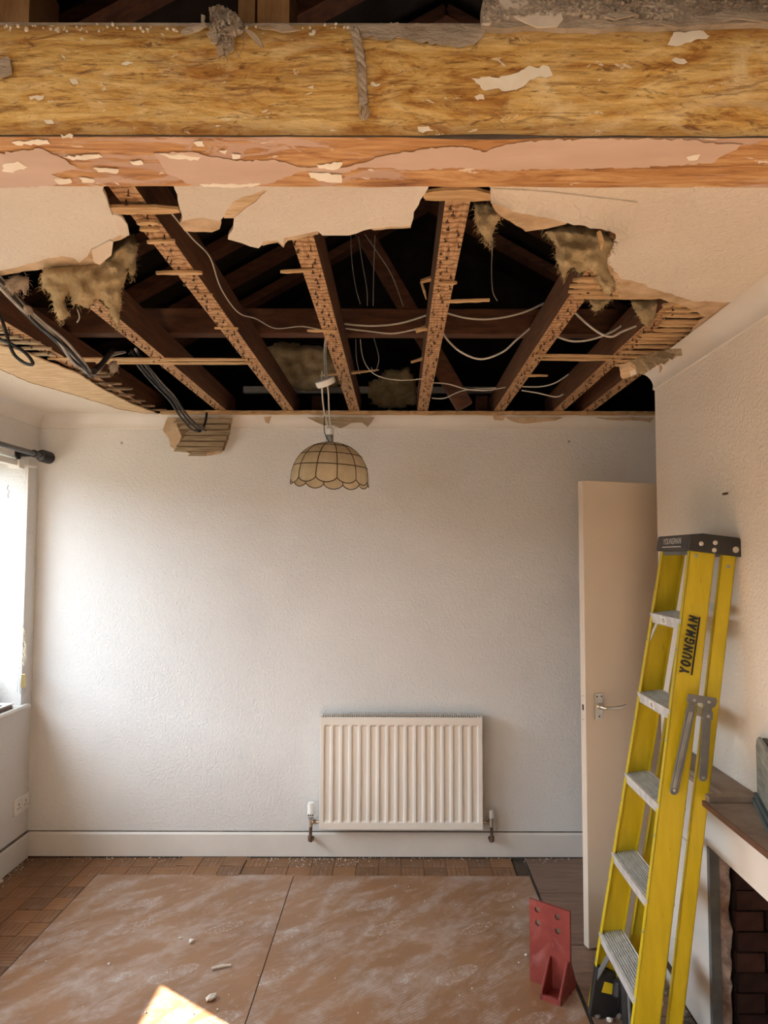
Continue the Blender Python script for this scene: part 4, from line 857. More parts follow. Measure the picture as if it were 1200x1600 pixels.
def valve(xc, sgn, trv):
    vr = MB(); yv = RY + .04; zc = Z0 + .028
    vr.tube([(xc, yv, zc), (xc - sgn * .045, yv, zc)], .008, 10); vr.tube([(xc - sgn * .012, yv, zc), (xc - sgn * .028, yv, zc)], .013, 6); vr.tube([(xc, yv, zc - .025), (xc, yv, zc + .022)], .011, 10); o = vr.build('valve_body', CHROME, rd, smooth=35)
    if trv:
        m = MB(); m.lathe([(.016, 0), (.0195, .006), (.0195, .03), (.018, .034), (.019, .05), (.0165, .072), (.010, .074)], (xc, yv, zc + .028), (0, 0, 1), 18); m.build('valve_head', WHITEP, o, smooth=30)
        m = MB(); m.lathe([(.015, 0), (.015, .012)], (xc, yv, zc + .017), (0, 0, 1), 14); m.build('collar', STEEL, o)
        for k in range(3): m = MB(); m.box((xc - .014 + k * .011, yv - .0205, zc + .036), (xc - .008 + k * .011, yv - .017, zc + .043)); m.build('dial_mark', DARK, o)
    else:
        m = MB(); m.lathe([(.012, 0), (.0135, .003), (.011, .038), (.006, .042)], (xc, yv, zc + .022), (0, 0, 1), 14); m.build('valve_cap', WHITEP, o, smooth=30)
    m = MB(); m.tube([(xc, yv, zc - .02), (xc + sgn * .002, yv, zc - .075), (xc + sgn * .003, yv, zc - .098), (xc + sgn * .004 - sgn * .006, yv + .02, zc - .105), (xc - sgn * .004, YB - .01, zc - .10)], .0085, 10, smooth=3); m.build('pipe', COPPER, rd, smooth=60)
    m = MB(); m.lathe([(.0125, -.012), (.0125, .012)], (xc + sgn * .003, yv, zc - .088), (0, 0, 1), 10); m.build('pipe_elbow', COPPER, rd)
valve(X0 - .05, -1, True); valve(X1 + .05, 1, False)

# ------------------------------------------------------------------ pendant lamp with the capiz shade
LY = 3.1; c0 = oY(516, 692, LY); RB = .165; topz = oY(516, 692, LY).z; rimz = oY(516, 752, LY).z
lr = thing('pendant_lamp', (c0.x, LY, rimz), 'dome pendant lampshade of capiz shell panes hanging from loose flex', 'lamp')
hgt = topz - rimz; LC = V((c0.x, LY, rimz)); tilt = Matrix.Rotation(math.radians(2.5), 3, 'Y')
def sp(col, row):     # col in turns, row 0 = top .. 1 = rim
    a = 6.28318 * col; t = .10 + row * .90; r = RB * math.sin(min(t, 1) * math.pi / 2) ** .92; z = hgt * max(0, math.cos(t * math.pi / 2)) ** .95 - max(0, t - 1) * hgt * 1.5
    return LC + tilt @ V((r * math.cos(a), r * math.sin(a), z))
NC = 12; rows_ = [.0, .24, .51, .76, 1.0]
fm = MB()
for i in range(NC):
    fm.tube([sp((i + .5) / NC, k / 14) for k in range(15)], .0021, 5)
for r_ in rows_[:-1]:
    fm.tube([sp(k / 56, r_) for k in range(57)], .0021, 5)
def scal(t): return .085 * math.sin(math.pi * t) ** .7
for i in range(NC):
    fm.tube([sp((i + .5 + t / 8) / NC, 1 + scal(t / 8) * 1.0) for t in range(9)], .0021, 5)
shade = fm.build('shade_frame', LEAD, lr)
shade['label'] = 'dark metal lattice of the dome shade'
for r_ in range(4):
    for i in range(NC):
        vs = []; fs = []; nc, nr = (5, 3)
        for j in range(nr + 1):
            for k in range(nc + 1):
                t = k / nc; row = rows_[r_] + (rows_[r_ + 1] - rows_[r_]) * j / nr
                if r_ == 3: row += scal(t) * (j / nr)
                p = sp((i + .5 + .02 + t * .96) / NC, row); vs.append(p)
        q = nc + 1
        for j in range(nr):
            for k in range(nc): fs.append((j * q + k, j * q + k + 1, (j + 1) * q + k + 1, (j + 1) * q + k))
        m = MB(); m.add(vs, fs); m.build('shell_pane', SHELL, shade, smooth=60)
m = MB(); m.lathe([(.034, -.006), (.036, 0), (.026, .004)], V((c0.x, LY, topz - .004)), (0, 0, 1), 14); m.build('shade_cap', LEAD, lr)
m = MB(); m.lathe([(.014, 0), (.016, .004), (.016, .018), (.0155, .034), (.015, .036)], V((c0.x - .003, LY, topz)), (0, 0, 1), 16); m.build('lamp_holder', STEEL, lr, smooth=30)
m = MB(); m.lathe([(.016, 0), (.0175, .003), (.0175, .026), (.013, .032)], V((c0.x - .003, LY, topz + .034)), (0, 0, 1), 16); m.build('holder_cap', WHITEP, lr, smooth=30)
rc = oY(509, 598, LY); hold = V((c0.x - .003, LY, topz + .064)); rax = V((-.38, -.42, 1)).normalized()
m = MB(); m.lathe([(.036, 0), (.041, .003), (.043, .012), (.043, .026), (.038, .029)], rc - rax * .012, rax, 22); m.build('ceiling_rose', WHITEP, lr, smooth=30)
m = MB(); m.tube([oY(503, 580, LY), oY(503, 606, LY - .02), oY(506, 640, LY - .01), hold + V((-.006, 0, 0))], .0032, 8, smooth=5); m.build('flex', CABW, lr, smooth=60)
m = MB(); m.tube([rc + V((.004, -.02, -.006)), oY(513, 612, LY - .02), oY(514, 640, LY - .01), hold + V((.005, 0, 0))], .0034, 8, smooth=5); m.build('flex', CABW, lr, smooth=60)
m = MB(); m.tube([oY(514, 690, LY - .02), oY(507, 676, LY - .015), oY(507, 655, LY - .01), oY(509, 640, LY)], .002, 6, smooth=4); m.build('earth_wire', CABK, lr)
m = MB(); m.tube([rc, oY(508, 575, LY + .02), oY(507, 545, LY + .04), oY(511, 515, 3.02)], .0042, 8, smooth=5); m.tube([rc + V((.01, 0, 0)), oY(510, 570, LY + .01), oY(510, 540, LY + .03), oY(514, 515, 3.02)], .003, 8, smooth=5); m.build('supply_cable', CABG, lr, smooth=60)

# ------------------------------------------------------------------ cables in the void
def cable(px, Y, r, mat, label, group='loose wires in the roof void', name='wire'):
    pts = [oY(p[0], p[1], p[2] if len(p) > 2 else Y) for p in px]; m = MB(); m.tube(pts, r, 7, smooth=6); o = m.build(name, mat, smooth=60); return tag(o, label, 'cable', group)
cable([(262, 326, 1.76), (300, 372, 1.96), (328, 402, 2.14), (345, 450, 2.30), (372, 488, 2.55), (400, 498, 2.75), (430, 513, 2.95), (470, 510, 2.98), (500, 515, 3.0)], 0, .0024, CABW, 'thin white wire drooping from the near lath down to the binder beam')
cable([(535, 506), (580, 509), (625, 505), (668, 492)], 2.97, .0042, CABW, 'pale flat cable sagging between the lamp joist and the splintered joist')
cable([(538, 513), (580, 518), (615, 521), (655, 513)], 2.96, .0032, CABW, 'second thinner cable sagging just below the flat cable')
cable([(692, 487), (730, 497), (770, 498), (815, 489), (850, 474)], 2.97, .0044, CABW, 'pale cable curving right from the splintered joist to the slanting joist')
cable([(688, 512), (700, 532), (722, 551), (752, 561), (785, 550), (806, 532), (828, 513)], 2.93, .0042, CABW, 'deep white loop of cable hanging beneath the binder beam')
cable([(894, 484), (915, 504), (938, 521), (956, 526), (972, 518), (1000, 507)], 2.62, .0042, CABW, 'white cable dipping beside the broken laths at the right', )
cable([(868, 525), (895, 533), (925, 530), (955, 519), (978, 504)], 2.80, .0044, CABW, 'white cable rising towards the small grey wool tuft')
cable([(563, 530), (566, 555), (575, 575), (592, 588), (625, 594), (660, 592)], 3.3, .0022, CABW, 'thin white wire curling behind the lampshade joist')
cable([(676, 598), (700, 600), (730, 608), (760, 610), (790, 605)], 3.6, .003, CABW, 'white wire low between the middle joists near the back')
cable([(675, 622), (695, 622), (725, 610), (775, 606)], 3.7, .003, CABW, 'second white wire low between the middle joists, touching the first')
cable([(816, 604), (845, 604), (868, 598), (888, 585)], 3.45, .0032, CABW, 'white wire rising beside the slanting joist at the back')
cable([(815, 610), (840, 614), (868, 620), (880, 616)], 3.5, .0032, CABW, 'short white wire drooping below the rising wire')
cable([(548, 368), (550, 410), (556, 450), (563, 475)], 2.9, .0014, CABG, 'hair thin wire hanging left of the diagonal strut')
cable([(560, 370), (566, 410), (573, 450), (574, 478)], 2.9, .0014, CABG, 'hair thin wire hanging second from the lamp joist')
cable([(570, 366), (590, 395), (612, 430), (630, 478)], 2.9, .0014, CABG, 'hair thin wire slanting across the diagonal strut')
cable([(586, 368), (584, 420), (583, 478)], 2.9, .0014, CABG, 'straight hair thin wire hanging beside the slanting one')
cable([(770, 372), (768, 420), (770, 455), (777, 470)], 2.5, .0016, CABG, 'hair thin wire hanging under the small pointed tuft')
cable([(556, 530), (557, 560), (562, 585)], 3.2, .0014, CABG, 'hair thin wire dangling below the binder beam near the lamp')
cable([(584, 528), (592, 560), (586, 580), (580, 574)], 3.2, .0014, CABG, 'hair thin wire loop dangling below the binder beam')
# grey bundle, left
def strand(px, r, mat, parent, name='cable'):
    m = MB(); m.tube([oY(*p) for p in px], r, 7, smooth=6); return m.build(name, mat, parent, smooth=60)
bun = [(-40, 400), (0, 440), (30, 474), (60, 503), (90, 530), (110, 552), (128, 570), (140, 582)]
cb = thing('cable_bundle', oY(140, 582, 2.58), 'drooping bundle of grey and black cables past the left insulation', 'cable bundle')
for k, (du, dv) in enumerate([(0, 0), (3, 4), (6, -1), (-3, 3), (4, 8)]):
    px = [(u + du * (1 + .6 * math.sin(i * 1.3 + k)), v + dv * (1 + .5 * math.cos(i * 1.7 + k)), 1.95 + .09 * i + .004 * k) for i, (u, v) in enumerate(bun)]
    px += [(150 + du * .4, 580 - dv * .3, 2.62), (160 + du * .4, 568, 2.66), (172, 554 + dv * .3, 2.72), (195, 550, 2.85)]
    strand(px, .0052, CABG if k % 2 == 0 else CABK, cb)
m = MB(); m.tube([oY(u, v, y) for u, v, y in ((146, 580, 2.58), (156, 572, 2.62), (166, 560, 2.66), (176, 548, 2.72))], [.013, .012, .011, .010], 10, smooth=3); m.build('insulating_tape', CABK, cb, smooth=60)
m = MB(); m.lathe([(.006, -.012), (.010, -.006), (.012, .004), (.006, .014)], oY(44, 484, 2.08), (1, .4, -.9), 10)
for k in range(5): m.tube([oY(44 + k, 484, 2.06), oY(40 + k * 3, 492 + k % 3 * 3, 2.05)], [.0016, .0006], 4)
m.build('string_knot', RAG, cb, smooth=50)
cb2 = thing('cable_bundle', oY(311, 670, 3.85), 'drooping bundle of black cables ending at the torn wall patch', 'cable bundle')
for k, (du, dv) in enumerate([(0, 0), (5, -3), (8, 3), (-3, 5)]):
    px = [(u + du * (1 + .3 * math.sin(i + k)), v + dv * (.8), 2.95 + .15 * i + .003 * k) for i, (u, v) in enumerate([(205, 548), (225, 576), (248, 602), (268, 622), (284, 645), (300, 664), (311, 670)])]
    strand(px, .0055, CABK if k != 1 else CABG, cb2)
cable([(306, 668, 3.88), (312, 674, 3.90), (320, 662, 3.93), (323, 645, 3.96)], 0, .007, CABK, 'taped stub of black cable curling up beside the torn wall patch', None, 'cable')
cable([(-20, 470), (0, 494), (8, 515), (14, 535), (22, 554), (36, 566), (48, 570), (51, 566), (40, 552), (22, 540), (0, 530), (-30, 515)], 2.3, .0055, CABK, 'black cable loop hanging at the far left edge of the hole', None, 'cable')
cable([(121, 484), (124, 496), (120, 504)], 2.05, .002, CABW, 'tiny curl of white wire under the left insulation')

# ------------------------------------------------------------------ fireplace
fs_ = thing('fire_surround', (1.07, 2.5, 0), 'plain white painted fireplace surround below the brown mantel shelf', 'fireplace')
SX = 1.05; m = MB(); m.box((SX, OY1 - .0, 0.002), (XR, 2.80, .8725)); m.build('jamb', TRIM, fs_, bevel=.003)
m = MB(); m.box((SX, 1.5, OZ), (XR, OY1, .8725)); m.build('lintel', TRIM, fs_, bevel=.003)
m = MB(); m.box((SX, 1.5, .002), (XR, OY0, OZ)); m.build('jamb', TRIM, fs_, bevel=.003)
m = MB(); m.box((SX - .002, OY1 - .022, .002), (SX + .03, OY1 - .001, OZ - .001)); m.build('edge_strip', GREY, fs_)
ms_ = thing('mantel_shelf', (1.0, 2.4, .862), 'dusty brown mantel shelf above the fire opening', 'shelf')
m = MB(); m.prism([[V((x, y, .8735)) for x, y in ((.935, 1.45), (XR - .001, 1.45), (XR - .001, 2.83), (.995, 2.83), (.995, 2.312), (.935, 2.300))]], (0, 0, .0155)); m.build('shelf_board', SHELFM, ms_, bevel=.001)
m = MB(); m.box((.931, 1.45, .873), (.9345, 2.300, .8895)); m.build('front_edge', SHELFE, ms_)
m = MB(); m.prism([[V((x, y, .8895)) for x, y in ((.942, 2.275), (1.098, 2.275), (1.098, 2.82), (.998, 2.82), (.998, 2.308), (.942, 2.304))]], (0, 0, .018)); tag(m.build('loose_board', SHELFM, bevel=.002), 'dusty loose board lying on the far end of the mantel shelf', 'board')
# rounded grey thing standing on the mantel
gx = V((1.09, 2.28, .8897)); gd = V((-.30, -.95, 0)).normalized(); gn = V((gd.y, -gd.x, 0)); gn = -gn if gn.x > 0 else gn
gb = thing('grey_box', gx + gd * .2, 'weathered grey round-cornered box standing on the mantel shelf', 'box')
prof = [(0, .03), (.40, .03), (.40, .17), (.385, .195), (.36, .205), (.04, .205), (.015, .195), (0, .17)]
m = MB(); m.prism([[gx + gd * a + V((0, 0, z)) for a, z in prof]], -gn * .012); m.build('front_face', WGREY, gb, bevel=.006)
m = MB(); m.prism([[gx + gd * (a * .97 + .006) - gn * .012 + V((0, 0, z - .002)) for a, z in prof]], -gn * .03); m.build('back_body', SLATE, gb, bevel=.004)
m = MB(); m.prism([[gx + gd * a + gn * b_ for a, b_ in ((-.01, .014), (.41, .014), (.41, -.045), (-.01, -.045))]], (0, 0, .014)); m.build('base_strip', TEAL, gb, bevel=.002)
m = MB(); m.prism([[gx + gd * a + gn * b_ + V((0, 0, .0145)) for a, b_ in ((-.004, .008), (.404, .008), (.404, -.042), (-.004, -.042))]], (0, 0, .015)); m.build('base_strip', TEAL, gb, bevel=.002)
# bricks lining the opening
bm_ = MB(); bm_.box((0, 0, 0), (.19, .045, .06)); me = mesh_of(bm_, 'brick', BRICK)
bh = MB(); bh.box((0, 0, 0), (.09, .045, .06)); meh = mesh_of(bh, 'brick', BRICK)
for j in range(10):
    z = .004 + j * .066; off = 0 if j % 2 else -.098; x = 1.125 + off
    for i in range(4):
        if j % 2 == 0 and i == 0: put(meh, 'brick', (1.12, OY1 - .05 + random.uniform(-.003, .003), z), wr)
        elif x < 1.44: put(me if x + .19 < 1.5 else meh, 'brick', (x, OY1 - .05 + random.uniform(-.004, .004), z), wr)
        x += .199
    for i in range(4): put(me, 'brick', (1.49, OY1 - .06 - .2 * i - (.1 if j % 2 else 0), z), wr, -math.pi / 2)
m = MB(); m.box((1.115, OY1 - .03, 0), (1.5, OY1 - .001, OZ + .02)); m.box((1.47, OY0, 0), (1.499, OY1, OZ + .02)); m.build('sooty_mortar', FELT, wr)
# broken plaster edge beside the bricks
m = MB(); vs = []; fs = []; n = 26
for i in range(n + 1):
    z = .003 + i / n * (OZ - .01); r1 = .018 * noise.noise(V((z * 14, 0, 1))) + .008 * noise.noise(V((z * 50, 2, 1)))
    vs += [V((SX + .03, OY1 - .03 + r1 * .3, z)), V((1.098 + r1, OY1 - .055 + r1 * .4, z)), V((1.12, OY1 - .005, z)), V((SX + .03, OY1 - .003, z))]
for i in range(n):
    for k in range(4): k2 = (k + 1) % 4; fs.append((i * 4 + k, i * 4 + k2, i * 4 + 4 + k2, i * 4 + 4 + k))
fs += [(3, 2, 1, 0), tuple(n * 4 + k for k in range(4))]
m.add(vs, fs); m.build('broken_plaster_edge', pm('dirty_mortar', (.11, .065, .045), (.24, .155, .11), ns=30, rough=.95, bs=70, bst=.9, bd=.008), wr)
m = MB(); m.box((SX + .0, OY0, -.004), (1.5, OY1, .002)); m.build('hearth_floor', HEARTH, wr)
m = MB(); rnd = random.Random(9)
for k in range(150):
    t = rnd.random(); x = SX - .03 + rnd.gauss(0, .014); y = 2.3 + t * .62; 
    if rnd.random() < .4: x = 1.04 + rnd.random() * .3; y = 2.0 + rnd.random() * .5
    r = rnd.uniform(.002, .009); m.lathe([(.3 * r, 0), (r, .4 * r), (.8 * r, 1.0 * r), (.2 * r, 1.3 * r)], (x, y, .0025), (rnd.uniform(-.3, .3), rnd.uniform(-.3, .3), 1), 6)
tag(tag(m.build('hearth_rubble', HEARTH), 'grey rubble and dust along the foot of the fireplace', 'rubble'), kind='stuff')
m = MB(); m.tube([oX(u, v, XR - .004) for u, v in ((1130, 772), (1136, 771))], .004, 6); m.tube([oX(1133, 771, XR), oX(1133, 771, XR - .02)], .003, 6); tag(m.build('wall_nail', NAIL), 'small rusty nail left in the wall above the ladder', 'nail')

# ------------------------------------------------------------------ step ladder
TA = .157; al = math.atan(TA); U = V((math.sin(al), 0, math.cos(al))); D = V((math.cos(al), 0, -math.sin(al))); L0 = V((.682, 0, .004))
ld = thing('step_ladder', (.75, 2.53, 0), 'folded yellow fibreglass step ladder leaning on the chimney breast', 'ladder')
SL = 1.675
def lp_(s, d, y): return L0 + U * s + D * d + V((0, y, 0))
def yl_(s): return 2.749 - .0635 * s
def yr_(s): return 2.312 + .0375 * s
def stile(yf, sg, d0, d1, s0, s1, name='stile', fl=.022):
    # sg = +1: channel opens towards +y ; web on yf
    m = MB(); t = .0045
    def q(s): y = yf(s); return y
    def slab(da, db, ya, yb):
        m.hexa([lp_(s0, da, yf(s0) + ya), lp_(s0, db, yf(s0) + ya), lp_(s0, db, yf(s0) + yb), lp_(s0, da, yf(s0) + yb)], [lp_(s1, da, yf(s1) + ya), lp_(s1, db, yf(s1) + ya), lp_(s1, db, yf(s1) + yb), lp_(s1, da, yf(s1) + yb)])
    slab(d0, d1, 0, sg * t); slab(d0, d0 + t, 0, sg * fl); slab(d1 - t, d1, 0, sg * fl)
    return m.build(name, YEL, ld, bevel=.0012)
stile(yr_, 1, 0, .082, .02, SL); stile(yl_, -1, 0, .082, .02, SL)
stile(lambda s: yr_(s) + .004, 1, .106, .152, .02, SL, 'rear_stile', .018); stile(lambda s: yl_(s) - .004, -1, .106, .152, .02, SL, 'rear_stile', .018)
# treads
tl = math.radians(7)
def tread(sv, k):
    c = lp_(sv, 0, 0); ya, yb = yl_(sv) - .004, yr_(sv) + .004; m = MB(); n = 9
    dirD = V((math.cos(tl) , 0, math.sin(tl) * 1.0)); up = V((-math.sin(tl), 0, math.cos(tl))); dp = .082
    prof = [(-.004, -.034), (-.004, .0)]
    for i in range(n):
        a = .004 + i * (dp - .008) / n; w_ = (dp - .008) / n; prof += [(a, .0), (a + w_ * .42, .0), (a + w_ * .46, -.004), (a + w_ * .96, -.004)]
    prof += [(dp, 0), (dp, -.03), (dp - .003, -.03), (dp - .003, -.005), (-.001, -.005), (-.001, -.034)]
    loop = [c + dirD * a + up * z for a, z in prof]
    m.prism([[p + V((0, yb, 0)) for p in loop]], (0, ya - yb, 0)); return m.build('tread', ALU, ld)
STEPS = [.289, .576, .861, 1.150, 1.433]
for k, z in enumerate(STEPS): tread((z - .004) / math.cos(al), k)
# rivets on the front flanges
for z in STEPS:
    for dz in (-.012, -.10):
        s_ = (z + dz) / math.cos(al)
        for yf, sg in ((yl_, -1), (yr_, 1)):
            if s_ > .04: m = MB(); m.lathe([(.0045, 0), (.0045, .001), (.002, .002)], lp_(s_, 0, yf(s_) + sg * .012), -D, 8); m.build('rivet', STEEL, ld)
# small braces under the top tread, bottom braces
for yf, sg in ((yl_, -1), (yr_, 1)):
    s1 = 1.433 / math.cos(al); m = MB(); m.bar(lp_(s1 - .03, .01, yf(s1) + sg * .055), lp_(s1 - .10, .008, yf(s1 - .1) + sg * .012), .012, .003, up=(1, 0, 0)); m.build('brace', ALU, ld)
    s1 = .28; m = MB(); m.bar(lp_(s1 - .02, .012, yf(s1) + sg * .10), lp_(s1 - .16, .010, yf(s1 - .16) + sg * .010), .022, .004, up=(1, 0, 0)); m.build('brace', GREY, ld)
    # rubber foot
    P = [(0, 0), (.088, 0), (.098, .03), (.092, .10), (.07, .16), (.0, .175)]
    m = MB(); y0 = yf(.0) + sg * .006; m.prism([[lp_(s, d, y0 + sg * .03) for d, s in P]], (0, -sg * .03, 0)); fo = m.build('foot', BLACK, ld, bevel=.004)
    m = MB(); m.prism([[lp_(s, d, y0 + sg * .0305) for d, s in ((.03, .09), (.068, .088), (.066, .125), (.036, .128))]], (0, sg * .0015, 0)); m.build('foot_window', YPAD, fo, bevel=.003)
    P = [(.104, 0), (.154, 0), (.156, .10), (.104, .11)]
    m = MB(); m.prism([[lp_(s, d, y0 - sg * .0 + sg * .03) for d, s in P]], (0, -sg * .026, 0)); m.build('foot', BLACK, ld, bevel=.003)
# rear horizontal braces
for s_ in (.30, .72, 1.15, 1.5):
    m = MB(); m.bar(lp_(s_, .15, yl_(s_) - .008), lp_(s_, .15, yr_(s_) + .008), .004, .03, up=U); m.build('rear_brace', ALU, ld)
    if s_ < .5:
        for yf, sg in ((yl_, -1), (yr_, 1)): m = MB(); m.bar(lp_(s_, .148, yf(s_) + sg * .11), lp_(s_ - .13, .148, yf(s_) + sg * .02), .004, .022, up=U); m.build('rear_brace', ALU, ld)
# black cap
yc0, yc1 = yl_(SL) + .010, yr_(SL) - .012; sC = SL - .008
capP = [(-.012, 0), (.165, .006), (.170, .03), (.150, .066), (.03, .062), (-.012, .052)]
m = MB(); m.prism([[lp_(sC + s, d, yc1) for d, s in capP]], (0, yc0 - yc1, 0)); cp = m.build('top_cap', BLACK, ld, bevel=.004)
for d, s, r in ((.028, .028, .0075), (.072, .038, .0075), (.072, .014, .0075), (.140, .026, .010)):
    m = MB(); m.lathe([(r, 0), (r, .002), (r * .55, .003), (r * .5, .0015), (.001, .0015)], lp_(sC + s, d, yc1), (0, -1, 0), 14); m.build('bolt', CHROME, cp)
for d, s in ((.022, -.012), (.128, -.03)):
    m = MB(); m.lathe([(.006, 0), (.006, .002), (.002, .003)], lp_(sC + s, d, yr_(SL)), (0, -1, 0), 10); m.build('rivet', STEEL, ld)
m = MB(); m.hexa([lp_(sC - .012, .004, yl_(SL) - .024), lp_(sC - .012, .008, yl_(SL) - .024), lp_(sC - .012, .008, yr_(SL) + .024), lp_(sC - .012, .004, yr_(SL) + .024)], [lp_(sC + .004, .004, yl_(SL) - .024), lp_(sC + .004, .008, yl_(SL) - .024), lp_(sC + .004, .008, yr_(SL) + .024), lp_(sC + .004, .004, yr_(SL) + .024)]); m.build('cap_bracket', GREY, cp)
# folded spreader on the outer side
def spread(px, y, th, name='spreader_arm', par=ld, mat=GREY, bev=.0015):
    m = MB(); m.prism([[oY(u, v, y) for u, v in px]], (0, th, 0)); return m.build(name, mat, par, bevel=bev)
YS = 2.335
def cap_arm(a, b, w):     # px arm with round ends
    A = V((*a, 0)); B = V((*b, 0)); d = (B - A).normalized(); n_ = V((-d.y, d.x, 0)); out = []
    for k in range(7): t = math.pi * k / 6; out.append(A + n_ * w * math.cos(t) - d * w * math.sin(t))
    for k in range(7): t = math.pi * k / 6; out.append(B - n_ * w * math.cos(t) + d * w * math.sin(t))
    return [(p.x, p.y) for p in out]
spread([(1075, 1084), (1120, 1091), (1121, 1096), (1118, 1104), (1110, 1108), (1102, 1105), (1098, 1099), (1090, 1098), (1086, 1103), (1079, 1102), (1073, 1096)], YS - .018, .004, 'spreader_hinge')
sa = spread(cap_arm((1081, 1105), (1054, 1236), 6.8), YS - .012, .006); spread([(1077, 1112), (1083, 1113), (1056, 1232), (1051, 1231)], YS - .0125, .001, 'arm_groove', sa, STEEL)
sb = spread(cap_arm((1106, 1108), (1099, 1215), 6.6), YS - .012, .006); spread([(1098, 1111), (1114, 1112), (1114, 1125), (1097, 1125)], YS - .014, .004, 'arm_collar', sb)
for u, v, dy in ((1085, 1094, .019), (1108, 1097, .019), (1054, 1235, .013), (1099, 1215, .013), (1107, 1119, .015)):
    m = MB(); m.lathe([(.0055, 0), (.0055, .002), (.003, .0035)], oY(u, v, YS - dy), (0, -1, 0), 10); m.build('rivet', STEEL, ld)
# printed words
GL = {'Y': [((0, 1), (.5, .48)), ((1, 1), (.5, .48)), ((.5, .5), (.5, 0))], 'O': [((.3, 1), (.7, 1)), ((.7, 1), (1, .72)), ((1, .72), (1, .28)), ((1, .28), (.7, 0)), ((.7, 0), (.3, 0)), ((.3, 0), (0, .28)), ((0, .28), (0, .72)), ((0, .72), (.3, 1))],
      'U': [((0, 1), (0, .28)), ((0, .28), (.3, 0)), ((.3, 0), (.7, 0)), ((.7, 0), (1, .28)), ((1, .28), (1, 1))], 'N': [((0, 0), (0, 1)), ((0, 1), (1, 0)), ((1, 0), (1, 1))],
      'G': [((1, .78), (.7, 1)), ((.7, 1), (.3, 1)), ((.3, 1), (0, .72)), ((0, .72), (0, .28)), ((0, .28), (.3, 0)), ((.3, 0), (1, 0)), ((1, 0), (1, .45)), ((1, .45), (.6, .45))],
      'M': [((0, 0), (0, 1)), ((0, 1), (.5, .3)), ((.5, .3), (1, 1)), ((1, 1), (1, 0))], 'A': [((0, 0), (.5, 1)), ((.5, 1), (1, 0)), ((.2, .3), (.8, .3))],
      '1': [((.2, .75), (.5, 1)), ((.5, 1), (.5, 0))], '0': [((0, 0), (0, 1)), ((0, 1), (1, 1)), ((1, 1), (1, 0)), ((1, 0), (0, 0))], '4': [((.7, 0), (.7, 1)), ((.7, 1), (0, .3)), ((0, .3), (1, .3))], '8': [((0, 0), (0, 1)), ((0, 1), (1, 1)), ((1, 1), (1, 0)), ((1, 0), (0, 0)), ((0, .5), (1, .5))]}
def text(body, o, ex, ey, size, mat, parent, width, stroke=.2, slant=0.0, extr=.0004, name='lettering'):
    """stroke lettering: each letter is a set of flat bars; o = middle of the baseline"""
    ex, ey = V(ex), V(ey); ez = ex.cross(ey).normalized(); n_ = len(body); pitch = width / n_; lw = pitch * .8; sw = size * stroke; m = MB(); hh = size - sw
    for k, ch in enumerate(body):
        x0 = -width / 2 + k * pitch + (pitch - lw) / 2
        for i, (p, q) in enumerate(GL[ch]):
            P_ = [V(o) + ex * (x0 + sw / 2 + t[0] * (lw - sw) + slant * t[1] * size) + ey * (sw / 2 + t[1] * hh) + ez * (extr + .00004 * i) for t in (p, q)]
            d_ = (P_[1] - P_[0]).normalized(); P_ = [P_[0] - d_ * sw * .35, P_[1] + d_ * sw * .35]; s_ = ez.cross(d_) * sw / 2
            m.add([P_[0] - s_, P_[1] - s_, P_[1] + s_, P_[0] + s_], [(0, 1, 2, 3)])
    return m.build(name, mat, parent, fix=False)
def rightface(u, v): return oY(u, v, yr_(1.3) - .0008)
a = oY(1072, 1057, yr_(1.2)); b = oY(1088, 965, yr_(1.3)); ax = (b - a); ctr = (a + b) / 2; ax.y = yr_(1.3) - yr_(1.2); L_ = ax.length; ax.normalize(); ay = V((0, -1, 0)).cross(ax).normalized()
a2 = oY(1084.0, 1010, yr_(1.25) - .0012); 
text('YOUNGMAN', V((a2.x, a2.y, a2.z)), ax, ay, .033, INK, ld, L_ * 1.0, .19, .12, .0012)
p1 = oY(1080.5, 1055, yr_(1.2) - .0022); p2 = oY(1093.5, 964, yr_(1.3) - .0022); m = MB(); m.bar(p1, p2, .0055, .0008, up=(0, 1, 0)); m.build('lettering_underline', INK, ld)
fc = lp_(sC + .022, -.0128, (yc0 + yc1) / 2)
text('YOUNGMAN', fc, V((0, -1, 0)), U, .021, SILVER, cp, .165, .13)
m = MB(); m.bar(lp_(sC + .013, -.0128, yc0 - .06), lp_(sC + .013, -.0128, yc1 + .06), .0004, .0028, up=U); m.build('lettering_underline', SILVER, cp)
for z, tx in ((1.433, '101'), (1.150, '48')):
    s_ = (z - .004) / math.cos(al); ym = (yl_(s_) + yr_(s_)) / 2 + .01; tn = V((-math.cos(tl), 0, -math.sin(tl))); tu = V((-math.sin(tl), 0, math.cos(tl))); c_ = lp_(s_, 0, ym) - V((math.cos(tl), 0, math.sin(tl))) * .0046 - tu * .017
    m = MB(); wv_ = V((0, -1, 0)); m.prism([[c_ + wv_ * i + tu * j for i, j in ((-.026, -.012), (.026, -.012), (.026, .012), (-.026, .012))]], tn * .0005); lb = m.build('step_sticker', LABEL, ld)
    text(tx, c_ + tn * .0006 - tu * .008, wv_, tu, .015, INK if tx == '101' else RED, lb, .034 if tx == '101' else .024, .16)
